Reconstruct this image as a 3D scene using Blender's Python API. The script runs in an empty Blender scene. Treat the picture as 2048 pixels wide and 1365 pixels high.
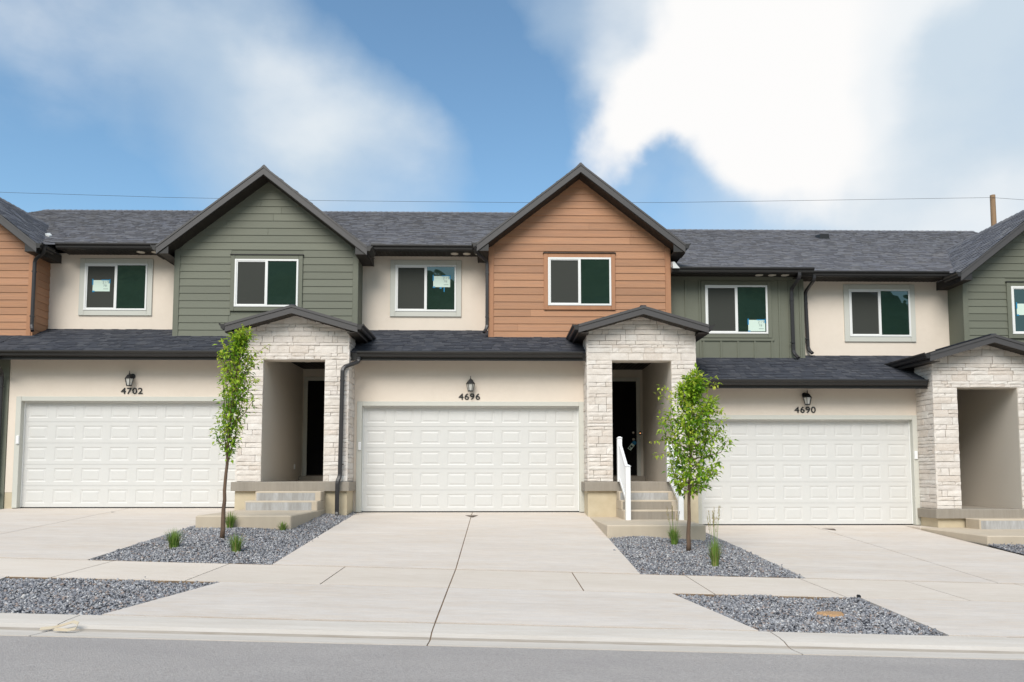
import bpy, math, random
import numpy as np
from mathutils import Vector, Matrix
random.seed(7)
R = math.radians
S = bpy.context.scene
COL = S.collection

# ------------------------------------------------------------------ camera
F = 1500.0; TILT = R(4); YAW = R(1.0); CZ = 0.84; CY = -17.05
PY = 950 - F * math.tan(TILT)
cd = bpy.data.cameras.new("camera"); cam = bpy.data.objects.new("camera", cd); COL.objects.link(cam)
cam.location = (0, CY, CZ); cam.rotation_euler = (R(90) + TILT, 0, -YAW)
cd.sensor_width = 36; cd.lens = F / 2048 * 36; cd.shift_y = (PY - 682.5) / 2048; cd.shift_x = 0
cd.clip_start = 0.1; cd.clip_end = 6000
S.camera = cam
_f = Vector((math.sin(YAW)*math.cos(TILT), math.cos(YAW)*math.cos(TILT), math.sin(TILT)))
_r = Vector((math.cos(YAW), -math.sin(YAW), 0)); _u = _r.cross(_f)
def pdir(px, py):
    return (_f + _r*((px-1024)/F) + _u*((PY-py)/F)).normalized()
def at(px, py, Y):
    d = pdir(px, py); s = (Y-CY)/d.y
    return Vector((d.x*s, Y, CZ+d.z*s))

S.view_settings.view_transform = 'Standard'; S.view_settings.look = 'None'
S.view_settings.gamma = 1; S.view_settings.use_curve_mapping = False
S.view_settings.exposure = 0.72

# ------------------------------------------------------------------ sun + sky
SUN_EL, SUN_AZ = 44, 196        # azimuth clockwise from +Y (north)
sd = bpy.data.lights.new("sun", 'SUN'); sd.energy = 2.1; sd.angle = R(36); sd.color = (1, .945, .875)
sun = bpy.data.objects.new("sun", sd); COL.objects.link(sun)
sv = Vector((math.sin(R(SUN_AZ))*math.cos(R(SUN_EL)), math.cos(R(SUN_AZ))*math.cos(R(SUN_EL)), math.sin(R(SUN_EL))))
sun.rotation_euler = sv.to_track_quat('Z', 'Y').to_euler(); sun.location = sv*60

W = bpy.data.worlds.new("World"); S.world = W; W.use_nodes = True
nt = W.node_tree; nt.nodes.clear(); N = nt.nodes; L = nt.links
def wn(t, **k):
    n = N.new(t)
    for a, b in k.items(): setattr(n, a, b)
    return n
def wmath(op, a, b=None, clamp=False):
    n = wn('ShaderNodeMath', operation=op, use_clamp=clamp)
    for i, x in enumerate((a, b)):
        if x is None: continue
        if isinstance(x, (int, float)): n.inputs[i].default_value = x
        else: L.new(x, n.inputs[i])
    return n.outputs[0]
tc = wn('ShaderNodeTexCoord')
nw = wn('ShaderNodeTexNoise'); nw.inputs['Scale'].default_value = 4.2; nw.inputs['Detail'].default_value = 6
L.new(tc.outputs['Generated'], nw.inputs['Vector'])
vs = wn('ShaderNodeVectorMath', operation='SUBTRACT'); L.new(nw.outputs['Color'], vs.inputs[0]); vs.inputs[1].default_value = (.5, .5, .5)
vm = wn('ShaderNodeVectorMath', operation='SCALE'); L.new(vs.outputs[0], vm.inputs[0]); vm.inputs['Scale'].default_value = 0.20
va = wn('ShaderNodeVectorMath', operation='ADD'); L.new(tc.outputs['Generated'], va.inputs[0]); L.new(vm.outputs[0], va.inputs[1])
def blobs(lst):
    acc = None
    for px, py, rad, w in lst:
        d = pdir(px, py)
        n = wn('ShaderNodeVectorMath', operation='DISTANCE'); L.new(va.outputs[0], n.inputs[0]); n.inputs[1].default_value = d
        m = wn('ShaderNodeMapRange', interpolation_type='SMOOTHERSTEP'); L.new(n.outputs['Value'], m.inputs[0])
        m.inputs[1].default_value = rad/F*1.25; m.inputs[2].default_value = rad/F*.15; m.inputs[3].default_value = 0; m.inputs[4].default_value = w
        acc = m.outputs[0] if acc is None else wmath('ADD', acc, m.outputs[0])
    return acc
thick = blobs([(1255, 262, 120, 1.0), (1390, 190, 190, .75), (1480, 20, 220, .8), (1600, 270, 170, .8), (1540, 370, 130, .6), (1620, 110, 200, .5), (1680, 400, 110, .35), (1440, 330, 120, .4), (1560, -250, 320, .7),
               (1310, 405, 105, -.9), (1120, 130, 170, -.7), (1250, 60, 90, -.3), (1850, 220, 130, -.4)])
thin = blobs([(600, 225, 210, .40), (380, 70, 230, .26), (770, 310, 220, .34), (230, 150, 220, .20), (1040, 10, 110, .22), (620, 370, 240, .20), (2000, 380, 420, .5), (1700, 250, 520, .6), (1230, 60, 200, .40), (1900, 0, 380, .45), (1200, 240, 100, .15),
              (110, 40, 170, -.12), (120, 320, 230, -.30), (880, 90, 200, -.35), (1080, 300, 190, -.28), (1960, 210, 150, -.42), (1330, 400, 90, -.3)])
n2 = wn('ShaderNodeTexNoise'); n2.inputs['Scale'].default_value = 2.9; n2.inputs['Detail'].default_value = 7; n2.inputs['Roughness'].default_value = .5
mp = wn('ShaderNodeMapping'); mp.inputs['Scale'].default_value = (1, 1, 1.7); L.new(tc.outputs['Generated'], mp.inputs[0]); L.new(mp.outputs[0], n2.inputs['Vector'])
nz = wmath('MULTIPLY', wmath('SUBTRACT', n2.outputs[0], .5), 1.05)
# the half of the sky behind the camera is evenly broken cloud
sep = wn('ShaderNodeSeparateXYZ'); L.new(tc.outputs['Generated'], sep.inputs[0])
back = wn('ShaderNodeMapRange'); L.new(sep.outputs['Y'], back.inputs[0])
back.inputs[1].default_value = .35; back.inputs[2].default_value = -.2; back.inputs[3].default_value = 0; back.inputs[4].default_value = .55
thin_m = wmath('ADD', wmath('ADD', wmath('ADD', thin, back.outputs[0]), nz), .06, True)
thk = wn('ShaderNodeMapRange', interpolation_type='SMOOTHSTEP'); L.new(wmath('ADD', thick, wmath('MULTIPLY', nz, .5)), thk.inputs[0])
thk.inputs[1].default_value = .05; thk.inputs[2].default_value = 1.0
sky = wn('ShaderNodeTexSky', sky_type='NISHITA'); sky.sun_disc = False; sky.sun_elevation = R(SUN_EL); sky.sun_rotation = R(SUN_AZ)
tint = wn('ShaderNodeMix', data_type='RGBA', blend_type='MULTIPLY'); tint.inputs['Factor'].default_value = 1
L.new(sky.outputs[0], tint.inputs['A']); tint.inputs['B'].default_value = (.92, 1.12, 1.12, 1)
m1 = wn('ShaderNodeMix', data_type='RGBA'); L.new(thin_m, m1.inputs['Factor']); L.new(tint.outputs['Result'], m1.inputs['A']); m1.inputs['B'].default_value = (3.7, 4.35, 4.95, 1)
m2 = wn('ShaderNodeMix', data_type='RGBA'); L.new(thk.outputs[0], m2.inputs['Factor']); L.new(m1.outputs['Result'], m2.inputs['A']); m2.inputs['B'].default_value = (6.0, 5.95, 5.9, 1)
veil = blobs([(1900, 0, 300, .4), (1800, 420, 300, .5), (1260, 60, 170, .4), (2080, 380, 220, .35), (1750, 150, 220, .45), (1230, 230, 110, .3), (600, 225, 150, .35), (800, 300, 130, .25), (1960, 215, 190, -.7), (2050, 60, 120, -.3)])
vl = wn('ShaderNodeMapRange', interpolation_type='SMOOTHSTEP'); L.new(wmath('ADD', veil, wmath('MULTIPLY', nz, 1.5)), vl.inputs[0]); vl.inputs[1].default_value = .05; vl.inputs[2].default_value = .75; vl.inputs[4].default_value = .88
m3 = wn('ShaderNodeMix', data_type='RGBA'); L.new(vl.outputs[0], m3.inputs['Factor']); L.new(m1.outputs['Result'], m3.inputs['A']); m3.inputs['B'].default_value = (5.5, 5.65, 5.75, 1); L.new(m3.outputs['Result'], m2.inputs['A'])
bg = wn('ShaderNodeBackground'); bg.inputs['Strength'].default_value = 0.1; L.new(m2.outputs['Result'], bg.inputs['Color'])
wo = wn('ShaderNodeOutputWorld'); L.new(bg.outputs[0], wo.inputs[0])

# ------------------------------------------------------------------ materials
def mat(name, col, rough=.7, noise=None, bump=None, island=None, spec=.3, metal=0, sub=None, stretch=(1, 1, 1)):
    """noise=(scale,amount,col2)  bump=(scale,strength,dist)  island=amount or list of colours"""
    m = bpy.data.materials.new(name); m.use_nodes = True; t = m.node_tree; b = t.nodes['Principled BSDF']
    b.inputs['Roughness'].default_value = rough; b.inputs['Specular IOR Level'].default_value = spec; b.inputs['Metallic'].default_value = metal
    geo = t.nodes.new('ShaderNodeNewGeometry')
    mp = t.nodes.new('ShaderNodeMapping'); mp.inputs['Scale'].default_value = stretch; t.links.new(geo.outputs['Position'], mp.inputs[0])
    src = None
    def rgb(c):
        n = t.nodes.new('ShaderNodeRGB'); n.outputs[0].default_value = (*c, 1); return n.outputs[0]
    if isinstance(island, list):
        r = t.nodes.new('ShaderNodeValToRGB'); r.color_ramp.interpolation = 'CONSTANT' if len(island) > 4 else 'LINEAR'
        els = r.color_ramp.elements
        while len(els) < len(island): els.new(.5)
        for i, c in enumerate(island):
            els[i].position = i/len(island) if len(island) > 4 else i/(len(island)-1); els[i].color = (*c, 1)
        t.links.new(geo.outputs['Random Per Island'], r.inputs[0]); src = r.outputs[0]
    else: src = rgb(col)
    for nn in (noise if isinstance(noise, list) else [noise] if noise else []):
        sc, amt, c2 = nn
        n = t.nodes.new('ShaderNodeTexNoise'); n.inputs['Scale'].default_value = sc; n.inputs['Detail'].default_value = 5; t.links.new(mp.outputs[0], n.inputs['Vector'])
        mr = t.nodes.new('ShaderNodeMapRange'); t.links.new(n.outputs[0], mr.inputs[0]); mr.inputs[1].default_value = .35; mr.inputs[2].default_value = .68; mr.inputs[4].default_value = amt
        mx = t.nodes.new('ShaderNodeMix'); mx.data_type = 'RGBA'; t.links.new(mr.outputs[0], mx.inputs['Factor']); t.links.new(src, mx.inputs['A']); mx.inputs['B'].default_value = (*c2, 1); src = mx.outputs['Result']
    if isinstance(island, (int, float)):
        h = t.nodes.new('ShaderNodeHueSaturation'); mr = t.nodes.new('ShaderNodeMapRange'); t.links.new(geo.outputs['Random Per Island'], mr.inputs[0])
        mr.inputs[3].default_value = 1-island; mr.inputs[4].default_value = 1+island; t.links.new(mr.outputs[0], h.inputs['Value']); t.links.new(src, h.inputs['Color']); src = h.outputs[0]
    t.links.new(src, b.inputs['Base Color'])
    if bump:
        sc, st, di = bump
        n = t.nodes.new('ShaderNodeTexNoise'); n.inputs['Scale'].default_value = sc; n.inputs['Detail'].default_value = 4; t.links.new(mp.outputs[0], n.inputs['Vector'])
        bp = t.nodes.new('ShaderNodeBump'); bp.inputs['Strength'].default_value = st; bp.inputs['Distance'].default_value = di; t.links.new(n.outputs[0], bp.inputs['Height']); t.links.new(bp.outputs[0], b.inputs['Normal'])
    if sub is not None:
        out = t.nodes['Material Output']; tr = t.nodes.new('ShaderNodeBsdfTranslucent'); t.links.new(src, tr.inputs[0]); ms = t.nodes.new('ShaderNodeMixShader'); ms.inputs[0].default_value = sub
        t.links.new(b.outputs[0], ms.inputs[1]); t.links.new(tr.outputs[0], ms.inputs[2]); t.links.new(ms.outputs[0], out.inputs[0])
    return m
M = dict(
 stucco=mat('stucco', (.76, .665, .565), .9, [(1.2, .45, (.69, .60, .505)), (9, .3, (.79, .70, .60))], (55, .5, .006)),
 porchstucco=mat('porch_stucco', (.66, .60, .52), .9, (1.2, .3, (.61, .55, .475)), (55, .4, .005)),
 trim=mat('trim_paint', (.575, .57, .515), .55, (4, .2, (.52, .53, .475)), (70, .15, .003)),
 garage=mat('garage_door_paint', (.63, .622, .60), .45, (2.5, .3, (.59, .58, .555)), (300, .1, .001), spec=.4),
 white=mat('white_vinyl', (.82, .82, .82), .35, spec=.5),
 frame=mat('window_vinyl', (.80, .80, .78), .4),
 green=mat('green_siding', (.158, .165, .126), .6, [(3, .3, (.142, .148, .112)), (30, .35, (.175, .183, .142))], (40, .25, .004), island=.07, stretch=(.25, .25, 4)),
 greentrim=mat('green_trim', (.158, .165, .126), .6, (6, .3, (.143, .15, .113)), (40, .2, .003)),
 brown=mat('brown_wood_siding', (.43, .213, .118), .55, [(4, .55, (.34, .17, .088)), (22, .45, (.49, .27, .15)), (1.3, .35, (.49, .24, .11)), (9, .5, (.31, .18, .115))], (40, .3, .004), island=.11, stretch=(.22, .22, 5)),
 browntrim=mat('brown_trim', (.42, .21, .11), .55, [(4, .5, (.33, .15, .085)), (22, .3, (.45, .23, .135))], (40, .2, .003), stretch=(2, 2, .3)),
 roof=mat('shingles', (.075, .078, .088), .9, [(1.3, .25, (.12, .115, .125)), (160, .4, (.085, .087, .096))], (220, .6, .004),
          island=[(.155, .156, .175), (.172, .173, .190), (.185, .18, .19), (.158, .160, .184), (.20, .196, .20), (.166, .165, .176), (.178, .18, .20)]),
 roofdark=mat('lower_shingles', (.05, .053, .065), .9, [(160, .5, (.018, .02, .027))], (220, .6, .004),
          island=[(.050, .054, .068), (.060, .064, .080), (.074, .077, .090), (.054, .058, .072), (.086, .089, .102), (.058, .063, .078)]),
 roofbase=mat('roof_underlay', (.02, .021, .025), .95),
 metal=mat('dark_gutter_metal', (.022, .020, .019), .42, (3, .3, (.03, .028, .026)), spec=.5),
 rake=mat('rake_metal', (.064, .060, .060), .5, (3, .3, (.07, .066, .064)), spec=.5),
 soffit=mat('dark_soffit', (.035, .029, .024), .6),
 spout=mat('downspout_metal', (.028, .026, .027), .4, spec=.5),
 black=mat('black_metal', (.012, .012, .013), .45, spec=.5),
 door=mat('black_door', (.006, .006, .006), .75, spec=.1),
 ceil=mat('dark_plank_ceiling', (.014, .013, .012), .6),
 stone=mat('ledge_stone', (.6, .55, .5), .85, [(5, .5, (.52, .455, .39)), (26, .4, (.76, .73, .69)), (70, .3, (.46, .41, .37))], (24, .55, .010),
           island=[(.78, .72, .66), (.73, .655, .58), (.80, .755, .70), (.69, .60, .52), (.76, .69, .62), (.71, .645, .59), (.79, .725, .66)]),
 mortar=mat('stone_backing', (.30, .26, .22), .95),
 conc=mat('concrete', (.68, .59, .505), .85, [(.5, .75, (.57, .495, .425)), (2.2, .75, (.75, .68, .61)), (26, .35, (.53, .48, .43)), (1.3, .5, (.56, .45, .34)), (7, .45, (.50, .45, .41)), (14, .35, (.76, .72, .68)), (130, .3, (.42, .38, .34))], (90, .3, .003), stretch=(.35, 1.5, 1)),
 conc2=mat('sidewalk_concrete', (.70, .61, .52), .85, [(.8, .7, (.60, .52, .44)), (8, .45, (.74, .675, .605)), (1.4, .3, (.56, .48, .385)), (110, .25, (.45, .41, .36))], (90, .25, .003), stretch=(.5, 1.4, 1), island=.045),
 curb=mat('curb_concrete', (.65, .585, .51), .85, [(1.5, .6, (.54, .485, .42)), (14, .5, (.70, .66, .61)), (4, .35, (.47, .415, .35)), (110, .25, (.42, .38, .34))], (60, .3, .003), stretch=(.25, 2, 1)),
 curbdirt=mat('curb_dirt', (.40, .34, .275), .9, [(3, .8, (.27, .225, .18)), (18, .6, (.50, .45, .39))], (60, .4, .003), stretch=(.25, 3, 1)),
 step=mat('step_concrete', (.52, .44, .34), .85, [(1.5, .5, (.44, .37, .28)), (7, .35, (.57, .49, .385))], (50, .4, .004), stretch=(1, 1, .35)),
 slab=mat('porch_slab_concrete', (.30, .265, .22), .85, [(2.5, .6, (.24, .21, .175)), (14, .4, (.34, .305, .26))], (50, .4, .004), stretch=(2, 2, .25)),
 riser=mat('stained_riser', (.34, .33, .315), .8, [(5, .8, (.52, .52, .52)), (30, .4, (.25, .235, .22))], (50, .3, .003), stretch=(2.5, 2.5, .3)),
 found=mat('foundation_concrete', (.56, .475, .335), .85, [(1.3, .6, (.44, .37, .25)), (6, .4, (.62, .54, .40))], (40, .3, .004)),
 joint=mat('joint_dirt', (.24, .165, .10), .95, (6, .8, (.11, .075, .05))),
 asphalt=mat('asphalt', (.48, .425, .39), .9, [(.7, .8, (.38, .342, .32)), (4.5, .5, (.50, .45, .415)), (170, .7, (.22, .205, .195)), (75, .5, (.56, .53, .50)), (1.6, .4, (.31, .285, .275))], (150, 1.0, .012), stretch=(.45, 1, 1)),
 gravelbase=mat('gravel_bed', (.10, .10, .11), 1, (60, .5, (.18, .18, .20))),
 gravel=mat('gravel_stones', (.2, .2, .22), .8, (60, .4, (.14, .145, .16)), None,
          island=[(.19, .19, .205), (.27, .27, .285), (.35, .35, .365), (.215, .217, .235), (.45, .445, .45), (.29, .29, .305), (.14, .142, .158), (.33, .315, .315), (.60, .585, .575), (.25, .252, .275), (.37, .37, .385), (.34, .27, .235)]),
 soil=mat('soil', (.19, .15, .10), 1, (2, .6, (.12, .12, .06)), (10, .5, .05)),
 hill=mat('hill_scrub', (.09, .16, .07), 1, [(.006, .8, (.16, .19, .10)), (.02, .8, (.045, .095, .045)), (.004, .4, (.13, .2, .17))], None),
 bark=mat('bark', (.16, .105, .07), .9, (20, .6, (.09, .06, .045)), (60, .8, .01), stretch=(1, 1, .25)),
 wood=mat('weathered_pole', (.34, .22, .13), .9, (6, .6, (.22, .145, .095)), (20, .5, .01), stretch=(4, 4, .2)),
 wire=mat('wire', (.06, .06, .065), .6),
 leafA=mat('leaf_green', (.1, .2, .03), .5, None, None, island=[(.07, .19, .014), (.18, .36, .022), (.32, .50, .03), (.44, .60, .05)], sub=.38, spec=.4),
 tip=mat('young_leaf', (.30, .42, .05), .5, None, None, island=[(.32, .48, .035), (.46, .58, .05), (.54, .56, .08)], sub=.42, spec=.4),
 grass=mat('grass_blades', (.1, .2, .04), .6, None, None, island=[(.10, .20, .03), (.18, .31, .05), (.30, .40, .10)], sub=.3),
 dry=mat('dry_grass', (.36, .26, .12), .8, None, None, island=[(.24, .17, .08), (.42, .33, .17), (.30, .20, .09)], sub=.2),
 paper=mat('pale_paper', (.62, .75, .66), .7, None),
 tape=mat('blue_tape', (.02, .22, .42), .6), ink=mat('ink', (.03, .05, .05), .7), greyink=mat('grey_ink', (.25, .32, .30), .7),
 brass=mat('satin_nickel', (.6, .57, .52), .3, metal=.9),
 sand=mat('tan_sand', (.48, .30, .16), 1, (14, .6, (.34, .19, .09)), (60, .8, .01)),
 strip=mat('torn_strip', (.50, .43, .32), .7, (14, .4, (.5, .38, .24))),
 plate=mat('rusty_plate', (.16, .125, .10), .8, (20, .6, (.09, .07, .06))),
 lens=mat('lamp_lens', (.80, .72, .60), .4),
 flash=mat('galvanised_flashing', (.55, .56, .55), .5), lampglass=mat('clear_lamp_glass', (.55, .54, .50), .15, spec=.6),
)
def glassmat(name, dif, tintc, fac):
    m = bpy.data.materials.new(name); m.use_nodes = True; t = m.node_tree; t.nodes.clear()
    d = t.nodes.new('ShaderNodeBsdfDiffuse'); d.inputs[0].default_value = (*dif, 1)
    g = t.nodes.new('ShaderNodeBsdfGlossy'); g.inputs[0].default_value = (*tintc, 1); g.inputs['Roughness'].default_value = .01
    geo = t.nodes.new('ShaderNodeNewGeometry'); n = t.nodes.new('ShaderNodeTexNoise'); n.inputs['Scale'].default_value = 1.3; t.links.new(geo.outputs['Position'], n.inputs['Vector'])
    b = t.nodes.new('ShaderNodeBump'); b.inputs['Strength'].default_value = .25; b.inputs['Distance'].default_value = .02; t.links.new(n.outputs[0], b.inputs['Height']); t.links.new(b.outputs[0], g.inputs['Normal'])
    x = t.nodes.new('ShaderNodeMixShader'); x.inputs[0].default_value = fac; o = t.nodes.new('ShaderNodeOutputMaterial')
    t.links.new(d.outputs[0], x.inputs[1]); t.links.new(g.outputs[0], x.inputs[2]); t.links.new(x.outputs[0], o.inputs[0]); return m
M['glass'] = glassmat('tinted_window_glass', (.010, .022, .016), (.62, .80, .76), .15)
M['screen'] = glassmat('insect_screen', (.058, .06, .054), (.6, .6, .6), .03)
def emit(name, c, s):
    m = bpy.data.materials.new(name); m.use_nodes = True; b = m.node_tree.nodes['Principled BSDF']; b.inputs['Emission Color'].default_value = (*c, 1); b.inputs['Emission Strength'].default_value = s; b.inputs['Base Color'].default_value = (*c, 1); return m
M['glow'] = emit('doorbell_glow', (1, .42, .16), 1.2)

# ------------------------------------------------------------------ mesh helpers
WL = {}      # world location of every object made here
class MB:
    def __init__(s): s.v = []; s.f = []; s.m = []; s.mats = []
    def mi(s, m):
        if m not in s.mats: s.mats.append(m)
        return s.mats.index(m)
    def face(s, pts, m):
        k = len(s.v); s.v += [tuple(p) for p in pts]; s.f.append(tuple(range(k, k+len(pts)))); s.m.append(s.mi(m)); return s
    def solid(s, V, Fs, m):
        k = len(s.v); s.v += [tuple(p) for p in V]; i = s.mi(m)
        for f in Fs: s.f.append(tuple(k+j for j in f)); s.m.append(i)
        return s
    def hexa(s, b, t, m):     # bottom 4, top 4 (ccw seen from above)
        return s.solid(list(b)+list(t), [(3, 2, 1, 0), (4, 5, 6, 7), (0, 1, 5, 4), (1, 2, 6, 5), (2, 3, 7, 6), (3, 0, 4, 7)], m)
    def box(s, x0, x1, y0, y1, z0, z1, m):
        return s.hexa([(x0, y0, z0), (x1, y0, z0), (x1, y1, z0), (x0, y1, z0)], [(x0, y0, z1), (x1, y0, z1), (x1, y1, z1), (x0, y1, z1)], m)
    def bbox(s, x0, x1, y0, y1, z0, z1, m, b=.006):   # box with chamfered vertical and front edges
        V = []; F_ = []
        P = [(x0+b, y0), (x1-b, y0), (x1, y0+b), (x1, y1), (x0, y1), (x0, y0+b)]
        n = len(P); q = [(x, y, z0) for x, y in P]+[(x, y, z1-b) for x, y in P]
        cx, cy = (x0+x1)/2, (y0+y1)/2
        q += [(x+(b if x < cx else -b)*.9, y+(b if y < cy else 0), z1) for x, y in P]
        for r in (0, 1):
            for i in range(n): j = (i+1) % n; F_.append((r*n+i, r*n+j, r*n+n+j, r*n+n+i))
        F_.append(tuple(range(n-1, -1, -1))); F_.append(tuple(range(2*n, 3*n)))
        return s.solid(q, F_, m)
    def extrude(s, prof, a, b, out, m, up=(0, 0, 1)):   # profile [(o,z)] swept from a to b
        a, b, out, up = Vector(a), Vector(b), Vector(out), Vector(up); n = len(prof)
        V = [a+out*o+up*z for o, z in prof]+[b+out*o+up*z for o, z in prof]
        return s.solid(V, [(i, (i+1) % n, n+(i+1) % n, n+i) for i in range(n)]+[tuple(range(n-1, -1, -1)), tuple(range(n, 2*n))], m)
    def tube(s, pts, rad, m, n=8, cap=True):
        pts = [Vector(p) for p in pts]; rad = rad if isinstance(rad, (list, tuple)) else [rad]*len(pts); rings = []; k0 = len(s.v); i_ = s.mi(m)
        ref = Vector((0, 1, 0)) if abs((pts[-1]-pts[0]).normalized().y) < .9 else Vector((1, 0, 0))
        for i, p in enumerate(pts):
            t = (pts[min(i+1, len(pts)-1)]-pts[max(i-1, 0)]).normalized(); a = t.cross(ref).normalized(); b = t.cross(a)
            for j in range(n):
                th = 2*math.pi*(j+.5)/n; s.v.append(tuple(p+(a*math.cos(th)+b*math.sin(th))*rad[i]))
        for i in range(len(pts)-1):
            for j in range(n):
                q = (j+1) % n; s.f.append((k0+i*n+j, k0+i*n+q, k0+(i+1)*n+q, k0+(i+1)*n+j)); s.m.append(i_)
        if cap:
            s.f.append(tuple(k0+j for j in range(n-1, -1, -1))); s.m.append(i_); e = k0+(len(pts)-1)*n; s.f.append(tuple(e+j for j in range(n))); s.m.append(i_)
        return s
    def rtube(s, pts, w, d, m):    # rectangular pipe (downspout) : w across x, d across y
        pts = [Vector(p) for p in pts]; k0 = len(s.v); i_ = s.mi(m); n = 8; c = .2
        prof = [(-.5+c, -.5), (.5-c, -.5), (.5, -.5+c), (.5, .5-c), (.5-c, .5), (-.5+c, .5), (-.5, .5-c), (-.5, -.5+c)]
        for i, p in enumerate(pts):
            t = (pts[min(i+1, len(pts)-1)]-pts[max(i-1, 0)]).normalized()
            a = Vector((1, 0, 0)); a = (a-t*a.dot(t)); a = a.normalized() if a.length > .2 else Vector((0, 0, 1)); b = t.cross(a).normalized()
            for u, v in prof: s.v.append(tuple(p+a*u*w+b*v*d))
        for i in range(len(pts)-1):
            for j in range(n):
                q = (j+1) % n; s.f.append((k0+i*n+j, k0+i*n+q, k0+(i+1)*n+q, k0+(i+1)*n+j)); s.m.append(i_)
        s.f.append(tuple(k0+j for j in range(n))); s.m.append(i_); e = k0+(len(pts)-1)*n; s.f.append(tuple(e+j for j in range(n))); s.m.append(i_)
        return s
    def lathe(s, c, prof, m, n=16, axis='z'):
        k0 = len(s.v); i_ = s.mi(m)
        for r, z in prof:
            for j in range(n):
                a = 2*math.pi*j/n
                s.v.append((c[0]+r*math.cos(a), c[1]+r*math.sin(a), c[2]+z) if axis == 'z' else (c[0]+r*math.cos(a), c[1]+z, c[2]+r*math.sin(a)))
        for i in range(len(prof)-1):
            for j in range(n): q = (j+1) % n; s.f.append((k0+i*n+j, k0+i*n+q, k0+(i+1)*n+q, k0+(i+1)*n+j)); s.m.append(i_)
        s.f.append(tuple(k0+j for j in range(n-1, -1, -1))); s.m.append(i_); e = k0+(len(prof)-1)*n; s.f.append(tuple(e+j for j in range(n))); s.m.append(i_)
        return s
    def build(s, name, parent=None, smooth=False, base=False):
        v = np.array(s.v, dtype=float); c = (v.min(0)+v.max(0))/2
        if base: c[2] = v[:, 2].min()
        me = bpy.data.meshes.new(name); me.from_pydata((v-c).tolist(), [], s.f)
        for m in s.mats: me.materials.append(M[m])
        me.polygons.foreach_set('material_index', s.m)
        if smooth: me.polygons.foreach_set('use_smooth', [True]*len(s.f))
        me.update(); o = bpy.data.objects.new(name, me); COL.objects.link(o); link(o, Vector(c), parent); return o
def link(o, c, parent):
    o.location = c; WL[o.name] = Vector(c)
    if parent: o.parent = parent; o.matrix_parent_inverse = Matrix.Translation(-WL[parent.name])
def tag(o, label=None, cat=None, group=None, kind=None):
    if label: o['label'] = label
    if cat: o['category'] = cat
    if group: o['group'] = group
    if kind: o['kind'] = kind
    return o
def empty(name, loc, label, cat, group=None):
    o = bpy.data.objects.new(name, None); COL.objects.link(o); o.location = loc; WL[o.name] = Vector(loc); o.empty_display_size = .3
    return tag(o, label, cat, group)
def text_mesh(name, txt, size, loc, mt, parent=None, depth=.008, sx=1.15, off=.0, roll=0, bold=0):
    cu = bpy.data.curves.new(name, 'FONT'); cu.body = txt; cu.size = size; cu.extrude = depth; cu.bevel_depth = bold; cu.bevel_resolution = 0; cu.align_x = 'CENTER'; cu.align_y = 'CENTER'; cu.space_character = 1.08
    tmp = bpy.data.objects.new('tmp', cu); COL.objects.link(tmp)
    me = bpy.data.meshes.new_from_object(tmp.evaluated_get(bpy.context.evaluated_depsgraph_get())); bpy.data.objects.remove(tmp)
    me.transform(Matrix.Translation((0, 0, 0)) @ Matrix.Rotation(roll, 4, 'Y') @ Matrix.Rotation(R(90), 4, 'X') @ Matrix.Scale(sx, 4, (1, 0, 0)))
    me.materials.clear(); me.materials.append(M[mt]); me.name = name
    o = bpy.data.objects.new(name, me); COL.objects.link(o); link(o, Vector(loc), parent); return o

# ---- surfaces
def shingles(mb, O, U, V, w, l, m, course=.14, seed=1, drop=.012):
    rnd = random.Random(seed); O, U, V = Vector(O), Vector(U).normalized(), Vector(V).normalized(); Nn = U.cross(V).normalized()
    if Nn.z < 0: Nn = -Nn
    mb.face([O-Nn*drop, O+U*w-Nn*drop, O+U*w+V*l-Nn*drop, O+V*l-Nn*drop], 'roofbase')
    n = int(l/course)
    for i in range(n+1):
        v0 = i*course-(.02 if i == 0 else 0); v1 = min((i+1)*course+.02, l); u = -rnd.random()*.3
        if v1-v0 < .02: break
        while u < w:
            du = rnd.choice((.10, .13, .17, .21, .26)); a, b = max(u, 0), min(u+du-.004, w); u += du
            if b-a < .02: continue
            h = rnd.choice((.006, .008, .014, .016)); j = rnd.uniform(-.006, .006)
            A, B = O+U*a+V*(v0+j), O+U*b+V*(v0+j); C_, D = O+U*b+V*v1, O+U*a+V*v1
            mb.solid([A+Nn*h, B+Nn*h, C_, D, A-Nn*.01, B-Nn*.01], [(0, 1, 2, 3), (4, 5, 1, 0)], m)
def subtract(segs, ex):
    out = []
    for a, b in segs:
        if ex[1] <= a or ex[0] >= b: out.append((a, b)); continue
        if ex[0] > a: out.append((a, ex[0]))
        if ex[1] < b: out.append((ex[1], b))
    return out
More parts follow.
